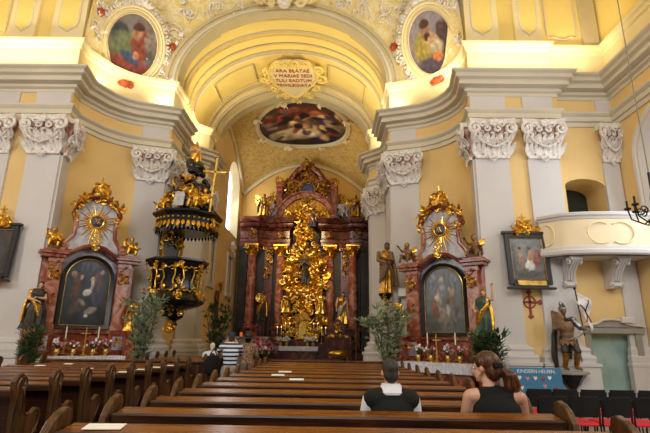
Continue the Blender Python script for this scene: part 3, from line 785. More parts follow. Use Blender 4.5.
def chair(x, y, label):
    o = ch if first[0] else dup(ch)
    first[0] = False; o.location = (x, y, 0); o.rotation_euler = (0, 0, 0); o['label'] = label; o['group'] = 'stacking chairs by the right wall'
for px, lab in [(533, 'black chair with red seat in front of the blue board, left end of back row'), (558, 'black chair with red seat under the right part of the blue board'), (585, 'black chair with red seat just below the soldier statue bracket'), (613, 'black chair with red seat standing before the pale doorway'), (641, 'black chair with red seat right of the pale doorway, right end of back row')]:
    chair(PY(px, 392, 8.3).x, 8.3, lab)
for px, lab in [(545, 'black chair with red seat in the nearer row behind the woman in black, left end'), (576, 'black chair with red seat in the nearer row, second from its left end'), (607, 'black chair with red seat in the nearer row, third from its left end'), (638, 'black chair with red seat in the nearer row at the right edge')]:
    chair(PY(px, 405, 7.3).x, 7.3, lab)

# ================================================================== PEOPLE
def lerp(a, b, t): return Vector(a) * (1 - t) + Vector(b) * t
def torso(mb, J, g=0, sh=True):
    P, C, N = Vector(J['pelvis']), Vector(J['chest']), Vector(J['neck']); k = J.get('k', 1)
    
    if not J.get('short') or g == 0: mb.ball(P, (.175 * k + g, .125 * k + g, .13 + g), 14, 10)
    W = lerp(P, C, .5); mb.ball(W, (.15 * k + g, .11 * k + g, .17 + g), 14, 10)
    mb.ball(C, (.178 * k + g, .122 * k + g, .19 + g), 14, 10)
    if sh:
        a, b = Vector(J['shL']), Vector(J['shR']); c = (a + b) / 2 + Vector((0, 0, .02))
        tk = J.get('tank') if g else None
        for s in (a, b): mb.cone2(c, .085 + g, c.lerp(s, .52) if tk else s - (s - c).normalized() * .02, .068 + g, 12)
        mb.cone2(c, .08 + g, N - Vector((0, 0, .04)), .06 + g * .6, 12)
def arm(mb, J, s, g=0, lo=True, hi=True):
    a, b, c = J['sh' + s], J['el' + s], J['wr' + s]
    if hi: mb.cone2(a, .06 + g, lerp(a, b, .97), .044 + g, 10)
    if lo: mb.cone2(b, .044 + g, lerp(b, c, .4), .042 + g, 10); mb.cone2(lerp(b, c, .4), .042 + g, c, .029 + g, 10)
def leg(mb, J, s, g=0, lo=True):
    a, b, c = J['hip' + s], J['kn' + s], J['an' + s]
    mb.cone2(a, .092 + g, b, .06 + g, 12); mb.cone2(b, .06 + g, lerp(b, c, .35), .058 + g, 10); mb.cone2(lerp(b, c, .35), .058 + g, c, .04 + g, 10)
def hand(mb, w, d, up, side):
    """palm, four unequal bent fingers and a thumb from the side near the wrist"""
    w = Vector(w); d = Vector(d).normalized(); up = Vector(up); up = (up - d * up.dot(d)).normalized(); r = d.cross(up) * side
    p1 = w + d * .085
    for k in (-.028, -.01, .01, .028): mb.cone2(w + r * k * .6, .016, p1 + r * k, .0125, 7)
    for k, L in zip((-.03, -.01, .01, .03), (.058, .074, .08, .07)):
        a = p1 + r * k; b = a + (d * .85 - up * .4).normalized() * L * .5; c = b + (d * .3 - up * .9).normalized() * L * .5
        mb.cone2(a, .0105, b, .0095, 6); mb.cone2(b, .0095, c, .0075, 6)
    a = w + d * .025 + r * .03; b = a + (d * .6 + r * .65 - up * .25).normalized() * .04; c = b + (d * .85 + r * .1 - up * .4).normalized() * .032
    mb.cone2(a, .014, b, .0115, 6); mb.cone2(b, .0115, c, .009, 6)
def headshape(mb, h, fy, k=1, tilt=0):
    """skull, jaw, nose, ears, brow; face turned by fy about z"""
    R = Matrix.Rotation(fy, 3, 'Z') @ Matrix.Rotation(tilt, 3, 'X'); h = Vector(h)
    def q(v): return h + R @ (Vector(v) * k)
    mb.ball(q((0, -.015, .025)), (.074 * k, .094 * k, .092 * k), 16, 12, R); mb.ball(q((0, .03, -.045)), (.056 * k, .062 * k, .072 * k), 14, 10, R)
    mb.ball(q((0, .062, -.095)), (.028 * k, .026 * k, .02 * k), 8, 6, R)
    mb.cone2(q((0, .088, .015)), .010 * k, q((0, .112, -.028)), .014 * k, 8); mb.ball(q((0, .098, -.034)), (.018 * k, .014 * k, .009 * k), 8, 5, R)
    mb.cone2(q((-.035, .078, .028)), .012 * k, q((.035, .078, .028)), .012 * k, 8)
    mb.cone2(q((-.02, .088, -.062)), .008 * k, q((.02, .088, -.062)), .008 * k, 6)
    for s in (-1, 1):
        mb.ball(q((s * .078, -.005, -.005)), (.012 * k, .02 * k, .032 * k), 8, 6, R); mb.ball(q((s * .033, .075, .008)), (.013 * k, .010 * k, .009 * k), 8, 6, R)
    return q, R
def hairpiece(h, fy, k, mat, T, style='short', tilt=0):
    R = Matrix.Rotation(fy, 3, 'Z') @ Matrix.Rotation(tilt, 3, 'X'); h = Vector(h); mb = MB()
    def q(v): return h + R @ (Vector(v) * k)
    # swept cap over crown and back of the head, clear of the face
    mb.ball(q((0, -.024, .042)), (.080 * k, .096 * k, .090 * k), 16, 12, R); mb.ball(q((0, -.055, -.015)), (.070 * k, .062 * k, .082 * k), 14, 10, R)
    if style in ('full', 'pony'):
        mb.ball(q((0, -.03, .05)), (.09 * k, .108 * k, .098 * k), 16, 12, R); mb.ball(q((0, -.07, -.02)), (.082 * k, .07 * k, .09 * k), 12, 9, R)
    if style == 'pony':
        mb.ball(q((.045, -.12, .01)), (.055, .05, .055), 10, 8)
        for i in range(9):
            a = i / 9 * 2 * PI
            p0 = q((.05 + .02 * cos(a), -.13 + .02 * sin(a), .0)); mb.tube([p0, p0 + Vector((.05 + .02 * cos(a), -.04 + .03 * sin(a), -.06)), p0 + Vector((.075 + .035 * cos(a), -.03 + .03 * sin(a), -.15)), p0 + Vector((.07 + .04 * cos(a), .0 + .02 * sin(a), -.24 - .02 * cos(a * 2)))], [.02, .03, .028, .012], 7)
    return link('hair', fuse(mb, .009, 3), mat, T)
def human(label, loc, rz, J, top, bottom, hair, style='short', sleeves='long', vest=None, hat=None, group=None, legs=True, faceyaw=0, k=1.0, collar=False, tilt=0, skin='skin', hv=.011):
    T = thing('person', label, 'person', loc, rz, group)
    b = MB(); torso(b, J); H = J['head']
    q, R = headshape(b, H, faceyaw, k, tilt); b.cone2(Vector(J['neck']) - Vector((0, 0, .06)), .062, q((0, -.02, -.06)), .054, 12)
    for s in 'LR':
        arm(b, J, s)
        if legs: leg(b, J, s); a = Vector(J['an' + s]); b.cone2(a + Vector((0, -.03, -.04)), .035, a + Vector((0, .12, -.05)), .028, 8)
    for s in 'LR':
        d = J.get('hd' + s) or (Vector(J['wr' + s]) - Vector(J['el' + s])); hand(b, J['wr' + s], d, J.get('hu' + s, (0, .3, 1)), -1 if s == 'L' else 1)
    body = link('body', fuse(b, hv, 2, .5), skin, T)
    e = MB()
    for s in (-1, 1): e.ball(q((s * .033, .082, .008)), .009 * k, 8, 6)
    e.obj('eyes', 'whiteletter', body)
    g = MB(); torso(g, J, .014)
    if sleeves != 'none':
        for s in 'LR': arm(g, J, s, .016, lo=(sleeves == 'long'))
    link('shirt', fuse(g, .013, 4), top, T)
    if vest: g = MB(); torso(g, J, .026); link('vest', fuse(g, .013, 4), vest, T)
    if collar: N = Vector(J['neck']); MB().lathe([(.068, -.03), (.088, -.05), (.112, -.055), (.115, -.035), (.092, .0), (.08, .035), (.072, .035)], N + Vector((0, -.0, .0)), 18, 1.1, 1.0).obj('collar', top, T)
    if legs:
        g = MB(); P = Vector(J['pelvis']); kk = J.get('k', 1); g.ball(P - Vector((0, 0, .0)), (.188 * kk, .142 * kk, .12), 14, 10)
        for s in 'LR': leg(g, J, s, .016)
        link('trousers', fuse(g, .014, 4), bottom, T)
        for s in 'LR':
            a = Vector(J['an' + s]); g = MB(); g.cone2(a + Vector((0, -.04, -.05)), .043, a + Vector((0, .15, -.058)), .036, 8); g.box(a + Vector((0, .05, -.088)), (.085, .27, .02)); link('shoe', fuse(g, .01, 2), 'blackfab', T)
    if hair: hairpiece(H, faceyaw, k, hair, T, style, tilt)
    if hat:
        g = MB(); g.lathe([(.0, .11), (.05, .105), (.085, .08), (.1, .03), (.1, .01)], Vector(H) + Vector((0, -.01, .03)), 16, .95, 1.1); g.box(Vector(H) + Vector((0, .12, .045)), (.14, .1, .012)); g.obj('cap', hat, T)
    return T
SIT = dict(pelvis=(0, .0, .635), chest=(0, -.03, .93), neck=(0, -.03, 1.165), head=(0, .0, 1.295), shL=(-.215, -.03, 1.075), shR=(.215, -.03, 1.075), elL=(-.265, .06, .80), elR=(.265, .06, .80),
           wrL=(-.10, .27, .72), wrR=(.10, .27, .72), hipL=(-.1, .03, .60), hipR=(.1, .03, .60), knL=(-.13, .42, .60), knR=(.13, .42, .60), anL=(-.12, .34, .20), anR=(.12, .34, .20))
def J_(base, dz=0, **k):
    d = {}
    for n, v in base.items(): d[n] = Vector(v) + Vector((0, 0, dz)) if isinstance(v, (tuple, Vector)) else v
    for n, v in k.items(): d[n] = Vector(v) if isinstance(v, tuple) else v
    return d
human('man with short dark hair in a dark vest over white shirt, seen from behind', (PY(391, 400, 4.5).x, 4.52, 0), .03, J_(SIT, 0, k=1.06, shL=(-.195, -.03, 1.06), shR=(.195, -.03, 1.06), elL=(-.255, .05, .80), elR=(.255, .05, .80)), 'shirt', 'trousers', 'hairdark', 'short', 'long', 'vest', collar=True)
wx = PY(496, 400, 4.5).x
wj = J_(SIT, 0, tank=True, k=1.24, chest=(0, -.03, .95), neck=(-.05, -.02, 1.19), head=(-.065, .02, 1.345), shL=(-.232, .02, 1.095), shR=(.225, -.06, 1.085), elL=(-.29, .08, .82), elR=(.29, .0, .80))
W_ = human('woman with auburn ponytail in a black sleeveless top, looking to the left', (wx, 4.54, 0), .12, wj, 'blacktop', 'blackfab', 'hairbrown', 'pony', 'none', faceyaw=.75, k=1.1, tilt=-.05)
MB().box((-.0, -.115, 1.38), (.1, .035, .045), .3).obj('hair_clip', 'blackfab', W_, False, .01)
MB().lathe([(.008, -.012), (.012, 0), (.008, .012)], (-.13, -.02, 1.29), 8).obj('earring', 'gold', W_)
STAND = dict(pelvis=(0, 0, .88), chest=(0, -.01, 1.22), neck=(0, 0, 1.45), head=(0, .03, 1.575), shL=(-.2, 0, 1.37), shR=(.2, 0, 1.37), elL=(-.30, .16, 1.22), elR=(.30, .16, 1.22), wrL=(-.10, .30, 1.50), wrR=(.10, .30, 1.50),
             hipL=(-.1, 0, .84), hipR=(.1, 0, .84), knL=(-.11, .03, .47), knR=(.11, .03, .47), anL=(-.12, 0, .09), anR=(.12, 0, .09))
human('standing man in navy and white striped polo and cap, photographing in the aisle', (-2.26, 11.0, 0), .2, J_(STAND, 0, short=True, elL=(-.27, .15, 1.27), elR=(.24, .18, 1.24), hdL=(.3, .3, 1), hdR=(-.3, .3, 1)), 'striped', 'beigetr', 'hairdark', 'short', 'short', hat='navy')
Rm = Matrix.Rotation(.2, 3, 'Z'); cp = Vector((-2.26, 11.0, 0)) + Rm @ Vector((0, .345, 1.575))
T = thing('compact_camera', 'small dark camera held up by the man in stripes', 'camera', cp, .2)
MB().box((0, 0, 0), (.13, .035, .07)).obj('body', 'blackfab', T, False, .006); MB().lathe([(.025, 0), (.025, .03), (.02, .035)], (0, 0, 0), 12).obj('lens', 'iron', T).rotation_euler = (-PI / 2, 0, 0)
human('white-haired man in a pale blue shirt seated beyond the left pews', (PY(210, 350, 14.8).x, 15.06, 0), .2, J_(SIT, -.02), 'shirt', 'trousers', 'hairwhite', 'short', 'short', legs=True, faceyaw=.4, hv=.014)
PB = human('person in a broad dark hat and brown patterned top beside the flower bank', (PY(248, 345, 13.6).x, 13.6, 0), .1, J_(STAND, -.03, elL=(-.26, .1, 1.1), elR=(.26, .1, 1.1), wrL=(-.12, .28, 1.1), wrR=(.12, .28, 1.1)), 'fur', 'trousers', 'hairblack', 'full', 'long', k=1.1, hv=.014)
MB().lathe([(0, .17), (.08, .16), (.12, .12), (.13, .02), (.27, -.02), (.28, -.04), (.13, -.01), (0, -.01)], (0, .02, 1.60), 18).obj('hat', 'hairblack', PB)
T = thing('shoulder_bag', 'rounded black bag hanging on the aisle end of the left pew front', 'bag', (-2.76, 11.4, .72))
MB().lathe([(.02, 0), (.17, .03), (.21, .15), (.2, .32), (.13, .42), (.04, .45)], (0, 0, 0), 14, 1, .5).obj('pouch', 'blackfab', T); MB().tube([(-.1, 0, .36), (-.06, .02, .5), (0, .1, .6), (.06, .02, .5), (.1, 0, .36)], .015, 6).obj('strap', 'blackfab', T)
# ================================================================== STATUES
def robe_mb(h, seed, wide=1.0, sway=.03, top=.83):
    rnd = random.Random(seed); ph = rnd.uniform(0, 6); k = rnd.choice((6, 7, 8)); rings = []
    for i in range(17):
        t = i / 16; z = h * top * t
        r = h * (.155 - .075 * min(1, t * 1.5) + .045 * math.exp(-((t - .86) / .13) ** 2) + .02 * math.exp(-((t - .45) / .12) ** 2)) * wide
        if t > .94: r *= .62
        am = .16 * (1 - t) + .05; sx = sway * h * sin(t * PI)
        rings.append([(sx + r * 1.1 * (1 + am * sin(k * a + ph + 1.6 * t)) * cos(a), r * .82 * (1 + am * sin(k * a + ph + 1.6 * t)) * sin(a), z) for a in [2 * PI * j / 36 for j in range(36)]])
    return MB().loft(rings), sway * h
def statue(label, mat, h, robe, mantle, skin='flesh', pose='book', seed=1, wide=1.0, plinth=None, halo=None, hair='darkcloth', wings=False, group=None, extra=None, cat='statue', name='saint_statue', beard=False, rz=None):
    T = thing(name, label, cat, group=group, mat=mat) if isinstance(mat, Matrix) else thing(name, label, cat, mat, rz or 0, group)
    z0 = 0
    if plinth:
        z0 = plinth[0]; w = plinth[1]
        p = MB(); p.lathe([(w, 0), (w, z0 * .2), (w * .8, z0 * .3), (w * .72, z0 * .8), (w * .85, z0 * .9), (w * .85, z0)], (0, 0, 0), 12); p.obj('pedestal', plinth[2], T)
    r, s = robe_mb(h, seed, wide); rb = link('robe', r.mesh('robe'), robe, T); rb.location = (0, 0, z0)
    rnd = random.Random(seed + 9)
    # mantle falling from the shoulder across the body
    m = MB(); sd = rnd.choice((-1, 1))
    for q in range(5):
        a = q / 4; m.tube([(sd * h * .12, -h * .02, h * .79), (sd * h * (.13 - .02 * q), -h * .09, h * (.64 - .03 * q)), (-sd * h * (.02 * q - .02), -h * (.125 - .003 * q), h * (.52 - .06 * q)), (-sd * h * .13, -h * .06, h * (.46 - .07 * q))], [h * .03, h * .04, h * .04, h * .028], 7, .6)
    for q in range(4): m.tube([(sd * h * .12, h * .02, h * .78), (sd * h * (.17 + .01 * q), h * (.05 - .03 * q), h * .45), (sd * h * (.16 + .02 * q), h * (.06 - .05 * q), h * .12)], [h * .03, h * .045, h * .03], 7, .5)
    m.ball((sd * h * .1, 0, h * .76), (h * .075, h * .08, h * .06), 10, 7); m.ball((0, h * .045, h * .6), (h * .12, h * .06, h * .2), 10, 7)
    o = link('mantle', fuse(m, h * .018, 1), mantle, T); o.location = (0, 0, z0)
    b = MB(); hk = h / 1.62; H = Vector((s + .01 * h, -h * .015, h * .915)); fy = rnd.uniform(-.5, .5)
    q, R = headshape(b, H, PI + fy, hk * .98); b.cone2((s * .6, 0, h * .8), h * .036, H - Vector((0, 0, h * .04)), h * .032, 8)
    W = {'book': ((.15, -.09, .62), (.02, -.17, .60)), 'open': ((.24, -.06, .66), (.31, -.16, .74)), 'down': ((.17, -.03, .60), (.17, -.10, .46)), 'up': ((.22, -.02, .76), (.25, -.08, .97)), 'pray': ((.15, -.08, .62), (.015, -.17, .70))}[pose]
    for sg in (-1, 1):
        a = Vector((sg * .125, 0, .775)) * h; e = Vector((sg * W[0][0], W[0][1], W[0][2])) * h; w = Vector((sg * W[1][0], W[1][1], W[1][2] + (.03 * sg if pose != 'pray' else 0))) * h
        if pose == 'up' and sg < 0: e, w = Vector((-.18, -.03, .6)) * h, Vector((-.12, -.15, .55)) * h
        b.cone2(a, h * .042, e, h * .036, 8); b.cone2(e, h * .034, w, h * .022, 8); hand(b, w, w - e + Vector((0, -.01, .02)), (0, 0, 1), sg)
    if h > .9: me = fuse(b, h * .0095, 1, .4)
    else: me = fuse(b, h * .016, 1, .4)
    o = link('figure', me, skin, T); o.location = (0, 0, z0)
    hb = MB(); RR = Matrix.Rotation(PI + fy, 3, 'Z')
    hb.ball(H + RR @ Vector((0, -.02 * hk, .04 * hk)), (.085 * hk, .1 * hk, .085 * hk), 10, 8, RR); hb.ball(H + RR @ Vector((0, -.06 * hk, -.04 * hk)), (.085 * hk, .065 * hk, .1 * hk), 10, 8, RR)
    if beard: hb.ball(H + RR @ Vector((0, .075 * hk, -.11 * hk)), (.045 * hk, .04 * hk, .065 * hk), 8, 6, RR)
    o = hb.obj('hair', hair, T); o.location = (0, 0, z0)
    if halo:
        g = MB(); rays(g, (H.x, .1 * hk, H.z + .03 * h), (1, 0, 0), (0, 0, 1), (0, -1, 0), .05 * h, halo * h, 16, seed); g.obj('halo', 'goldbright', T).location = (0, 0, z0)
    if wings:
        g = MB()
        for sg in (-1, 1):
            for k in range(6): g.leaf((sg * h * .05, h * .1, h * .72), (sg * (1 - .1 * k), .25, .8 - .3 * k), (0, 1, 0), h * (.5 - .03 * k), h * .14, .15, 4)
        g.obj('wings', 'gold', T).location = (0, 0, z0)
    if extra: extra(T, h, z0)
    return T
def cherub(label, mat, h, seed=1, group=None, skin='flesh', drape='gold', rz=0, wings=True):
    """a small seated putto"""
    T = thing('cherub', label, 'cherub', group=group, mat=mat) if isinstance(mat, Matrix) else thing('cherub', label, 'cherub', mat, rz, group)
    rnd = random.Random(seed); b = MB(); k = h / .75; sd = rnd.choice((-1, 1))
    b.ball((0, 0, .17 * k), (.12 * k, .11 * k, .11 * k), 10, 8); b.ball((0, -.01 * k, .32 * k), (.11 * k, .09 * k, .13 * k), 10, 8)
    q, R = headshape(b, Vector((sd * .02 * k, -.02 * k, .56 * k)), PI + rnd.uniform(-.7, .7), k * 1.02); b.cone2((0, 0, .4 * k), .05 * k, (0, 0, .5 * k), .05 * k, 8)
    for s in (-1, 1):
        e = Vector((s * .2, -.06 + .05 * s * sd, .30 + .08 * s * sd)) * k; w = Vector((s * .24, -.18, .38 + .14 * s * sd)) * k
        b.cone2(Vector((s * .1, 0, .4)) * k, .045 * k, e, .038 * k, 8); b.cone2(e, .038 * k, w, .026 * k, 8); hand(b, w, (0, -1, .4), (0, 0, 1), s)
        kn = Vector((s * .12, -.22, .18 + .04 * s * sd)) * k; f = Vector((s * .13 + .04 * sd, -.23, .0)) * k
        b.cone2(Vector((s * .07, -.02, .14)) * k, .068 * k, kn, .055 * k, 8); b.cone2(kn, .052 * k, f, .034 * k, 8); b.cone2(f, .03 * k, f + Vector((0, -.07, 0)) * k, .024 * k, 6)
    link('figure', fuse(b, .016 * k, 1, .4), skin, T)
    g = MB(); g.ball((sd * .02 * k, .0, .6 * k), (.09 * k, .1 * k, .075 * k), 10, 7); g.obj('hair', 'golddark', T)
    g = MB()
    for i in range(4): g.tube([(-.16 * k, -.05 * k, (.12 + .03 * i) * k), (0, (-.13 - .01 * i) * k, (.10 + .04 * i) * k), (.16 * k, -.04 * k, (.16 + .03 * i) * k), (.22 * k, .05 * k, (.05 + .05 * i) * k)], [.02 * k, .03 * k, .03 * k, .015 * k], 6)
    g.obj('drapery', drape, T)
    if wings:
        g = MB()
        for s in (-1, 1):
            for i in range(5): g.leaf((s * .03 * k, .08 * k, .38 * k), (s * (1 - .1 * i), .25, .7 - .28 * i), (0, 1, 0), k * (.3 - .025 * i), .09 * k, .1, 3)
        g.obj('wings', 'gold', T)
    return T
def candlestick(label, loc, h, group, mat='brass', lit=False, tall=.35):
    T = thing('candlestick', label, 'candlestick', loc, 0, group)
    MB().lathe([(h * .18, 0), (h * .18, h * .04), (h * .07, h * .12), (h * .04, h * .3), (h * .08, h * .38), (h * .04, h * .46), (h * .035, h * .8), (h * .1, h * .92), (h * .11, h), (0, h)], (0, 0, 0), 10).obj('stick', mat, T)
    MB().lathe([(h * .045, h), (h * .045, h + tall), (.004, h + tall + .01)], (0, 0, 0), 8).obj('candle', 'wax', T)
    if lit: MB().lathe([(0, 0), (.016, .025), (.01, .05), (0, .08)], (0, 0, h + tall + .015), 6).obj('flame', 'flame', T)
    return T
def bouquet(label, loc, r, h, cols, seed, group=None, vase='brass', leafm='leafdark', n=26):
    T = thing('flower_vase', label, 'flowers', loc, 0, group); rnd = random.Random(seed)
    MB().lathe([(r * .3, 0), (r * .35, h * .03), (r * .2, h * .1), (r * .42, h * .25), (r * .36, h * .36), (r * .42, h * .4), (0, h * .38)], (0, 0, 0), 12).obj('vase', vase, T)
    g = MB(); fl = {c: MB() for c in cols}
    for i in range(n):
        a = rnd.uniform(0, 2 * PI); q = rnd.uniform(.1, 1); e = Vector((r * q * cos(a), r * q * sin(a) * .8, h * (.55 + .45 * rnd.random() * (1.1 - q * .6))))
        g.tube([(0, 0, h * .35), (e.x * .5, e.y * .5, h * .55), e], .006, 4)
        g.leaf((e.x * .6, e.y * .6, h * .5), (cos(a), sin(a), .8), (0, 0, 1), r * .7, r * .22, .3, 3)
        c = rnd.choice(cols); s = r * .17
        fl[c].ball(e, s * .7, 6, 4)
        for k in range(5): b = 2 * PI * k / 5; fl[c].leaf(e, (cos(b), -.35, sin(b)), (0, -1, .2), s * 1.4, s * .9, .2, 2)
    g.obj('foliage', leafm, T)
    for c in cols: fl[c].obj('blossoms', c, T)
    return T
def potted_tree(label, loc, h, w, mat, seed, n=260, pot=True, name='potted_tree', lw=.16):
    T = thing(name, label, 'tree', loc); rnd = random.Random(seed)
    if pot: MB().lathe([(.17, 0), (.22, .3), (.25, .32), (.25, .36), (.2, .36), (.2, .3), (0, .3)], (0, 0, 0), 16).obj('pot', 'pot', T)
    tr = MB(); lf = MB()
    for b in range(11):
        a = rnd.uniform(0, 2 * PI); q = rnd.uniform(.25, 1); top = Vector((w * .5 * q * cos(a), w * .4 * q * sin(a), h * (1 - .35 * q * rnd.random())))
        P = [Vector((0, 0, .25)), Vector((top.x * .25, top.y * .25, .25 + (h - .25) * .35)), Vector((top.x * .7, top.y * .7, h * .68)), top]
        tr.tube(P, [.022, .017, .012, .005], 5)
        for i in range(n // 11):
            t = rnd.uniform(.28, 1); k = min(2, int(t * 3)); u = t * 3 - k; p = P[k].lerp(P[k + 1], u); an = rnd.uniform(0, 2 * PI)
            d = Vector((cos(an), sin(an), rnd.uniform(-.1, .9))); L = rnd.uniform(.7, 1.3)
            tw = p + d.normalized() * rnd.uniform(.03, .14); tr.tube([p, tw], .004, 3)
            for z in range(3): lf.leaf(tw, d + Vector((rnd.uniform(-.7, .7), rnd.uniform(-.7, .7), rnd.uniform(-.5, .5))), (0, 0, 1), lw * L, lw * .28 * L, .15, 3)
    tr.obj('branches', 'bark', T); lf.obj('leaves', mat, T); return T

# ================================================================== SIDE ALTARS
def side_altar(side, C, rz, paint):
    T = thing('side_altar', 'red marble side altar of the %s wall with arched painting and gilded sunburst' % side, 'altar', (C[0], C[1], 0), rz)
    if side == 'right': T.scale = (1, 1, .975); bpy.context.view_layer.update()
    g = MB(); g.b2(-1.32, 1.32, -.34, .25, 0, 1.0); g.b2(-1.36, 1.36, -.38, .25, 1.0, 1.07); g.obj('base', 'redmarble', T, False, .01)
    g = MB(); g.b2(-1.0, 1.0, -1.05, -.36, 0, .95); g.b2(-1.06, 1.06, -1.1, -.36, .95, 1.0); g.obj('mensa', 'redmarble', T, False, .01)
    g = MB(); g.b2(-1.28, 1.28, -.26, .22, 1.07, 1.62); g.b2(-1.36, 1.36, -.34, .22, 1.62, 1.72)
    for s in (-1, 1): g.b2(min(s * .72, s * 1.22), max(s * .72, s * 1.22), -.36, -.2, 1.07, 1.7)
    
    for s in (-1, 1): g.b2(min(s * 1.12, s * 1.5), max(s * 1.12, s * 1.5), -.84, -.3, 0, 1.72)
    g.obj('predella', 'redmarble', T, False, .01)
    for s in (-1, 1):
        MB().b2(s * .98 - .14, s * .98 + .14, -.375, -.35, 1.16, 1.55).obj('predella_panel', 'greymarble', T, False)
        w = MB(); gilt(w, (s * .98, -.38, 1.36), (1, 0, 0), (0, 0, 1), (0, -1, 0), .22, .3, 10, 3, .08); w.obj('gilded_mount', 'gold', T)
        p = MB(); p.b2(s * .94 - .17, s * .94 + .17, -.32, .2, 1.72, 3.72); p.b2(s * .94 - .21, s * .94 + .21, -.36, .2, 1.72, 1.86); p.b2(s * .94 - .2, s * .94 + .2, -.35, .2, 3.6, 3.74)
        p.b2(min(s * 1.1, s * 1.25), max(s * 1.1, s * 1.25), -.18, .2, 1.72, 3.72); p.obj('pilaster', 'redmarble2', T, False, .01)
        w = MB(); gilt(w, (s * .94, -.36, 3.35), (1, 0, 0), (0, 0, 1), (0, -1, 0), .28, .42, 14, 4, .09); w.obj('gilded_mount', 'golddark', T); w = MB(); gilt(w, (s * .94, -.36, 2.6), (1, 0, 0), (0, 0, 1), (0, -1, 0), .16, .3, 5, 6, .07); w.obj('gilded_mount', 'golddark', T)
        b = MB(); b.b2(s * 1.02 - .32, s * 1.02 + .32, -.42, .2, 3.74, 3.84); b.b2(s * 1.02 - .38, s * 1.02 + .38, -.48, .2, 3.84, 3.92); b.b2(s * 1.0 - .3, s * 1.0 + .3, -.38, .2, 3.92, 4.0); b.obj('entablature_block', 'redmarble', T, False, .015)
    MB().b2(-.8, .8, -.05, .2, 1.72, 4.1).obj('back_panel', 'greymarble', T, False)
    # arched cornice over the painting
    arc = [(-.72, 3.84), (-.6, 3.86), (-.48, 3.95), (-.3, 4.07), (0, 4.13), (.3, 4.07), (.48, 3.95), (.6, 3.86), (.72, 3.84)]
    g = MB(); g.loft([[(x, -.40, z), (x, -.42, z + .1), (x, .1, z + .12), (x, .1, z - .04)] for x, z in arc]); g.tube([(x, -.40, z + .07) for x, z in arc], .05, 6); g.obj('arched_cornice', 'redmarble', T)
    # upper storey
    top = [(-.78, 4.05), (.78, 4.05), (.72, 4.3), (.56, 4.55), (.54, 5.0), (.6, 5.15), (.52, 5.42), (.3, 5.62), (0, 5.7), (-.3, 5.62), (-.52, 5.42), (-.6, 5.15), (-.54, 5.0), (-.56, 4.55), (-.72, 4.3)]
    MB().prism(top, -.12, .12).obj('gable_panel', 'silver', T, False, .01)
    for s in (-1, 1):
        g = MB(); g.tube([(s * .82, -.12, 4.06), (s * .74, -.14, 4.3), (s * .58, -.16, 4.5), (s * .55, -.17, 4.85), (s * .60, -.18, 5.1)], [.07, .06, .06, .06, .07], 8)
        cscroll(g, (s * .84, -.14, 4.16), (s, 0, 0), (0, 0, 1), (0, -1, 0), .16, 2.6, 1.2, .05, -s, 14); g.obj('volute', 'redmarble2', T)
    ga = [(-.66, 5.12), (-.6, 5.35), (-.45, 5.52), (-.25, 5.66), (0, 5.72), (.25, 5.66), (.45, 5.52), (.6, 5.35), (.66, 5.12)]
    g = MB(); g.loft([[(x * .98, -.2, z - .03), (x * 1.06, -.3, z + .05), (x * 1.08, -.26, z + .1), (x * 1.06, .12, z + .08), (x * .96, .12, z - .04)] for x, z in ga]); g.obj('arched_gable', 'redmarble', T)
    # sunburst with monogram
    sb = MB(); sb.ball((0, -.2, 4.98), (.17, .05, .17), 16, 8); sb.obj('sunburst_boss', 'bluecloth', T)
    g = MB(); rays(g, (0, -.15, 4.98), (1, 0, 0), (0, 0, 1), (0, -1, 0), .16, .56, 28, 2, .6); g.obj('sunburst', 'goldbright', T)
    g = MB(); g.tube([(.19 * cos(a), -.2, 4.98 + .19 * sin(a)) for a in [2 * PI * i / 20 for i in range(21)]], .025, 5); g.tube([(-.07, -.26, 5.08), (0, -.27, 4.9), (.07, -.26, 5.08)], .014, 5); g.tube([(-.08, -.26, 4.9), (0, -.27, 5.07), (.08, -.26, 4.9)], .014, 5); g.obj('monogram', 'goldbright', T)
    g = MB(); gilt(g, (0, -.12, 5.95), (1, 0, 0), (0, 0, 1), (0, -1, 0), .95, .66, 50, 11, .14, 'tri'); g.tube([(0, -.12, 6.2), (0, -.12, 6.46)], .02, 5); g.obj('gilded_crest', 'gold', T); g = MB(); gilt(g, (-.52, -.2, 5.5), (1, 0, .8), (-.8, 0, 1), (0, -1, 0), .5, .24, 22, 12, .11); g.obj('gilded_festoon', 'gold', T); g = MB(); gilt(g, (.52, -.2, 5.5), (1, 0, -.8), (.8, 0, 1), (0, -1, 0), .5, .24, 22, 13, .11); g.obj('gilded_festoon', 'gold', T); g = MB()
    gilt(g, (-.6, -.2, 5.05), (1, 0, 0), (0, 0, 1), (0, -1, 0), .14, .3, 10, 3, .09); g.obj('gilded_mount', 'gold', T); g = MB(); gilt(g, (.6, -.2, 5.05), (1, 0, 0), (0, 0, 1), (0, -1, 0), .14, .3, 8, 8, .09)
    g.obj('gilded_mount', 'gold', T)
    g = MB(); gilt(g, (0, -.42, 4.2), (1, 0, 0), (0, 0, 1), (0, -1, 0), .24, .3, 12, 16, .09); g.obj('gilded_keystone', 'goldbright', T); g = MB(); gilt(g, (0, -.3, 4.45), (1, 0, 0), (0, 0, 1), (0, -1, 0), .2, .3, 8, 17, .09); g.obj('gilded_mount', 'goldbright', T)
    # picture
    P = thing('altar_painting', 'tall arched painting in a black frame on the %s side altar' % side, 'painting', mat=T.matrix_basis @ Matrix.Translation((0, -.135, 2.83)))
    link('canvas', canvas_mesh('canvas', 1.2, 1.95, 'arch', paint, 56), 'canvas', P)
    fr = archpoly(-.60, .60, -.975, .975, .6, 20); oo = archpoly(-.715, .715, -1.07, 1.09, .715, 20)
    g = MB(); g.loft([[(a, .03, b), (a, -.05, b), (c, -.1, d), (c, .05, d)] for (a, b), (c, d) in zip(fr + fr[:1], oo + oo[:1])]); g.obj('frame', 'frame', P, True)
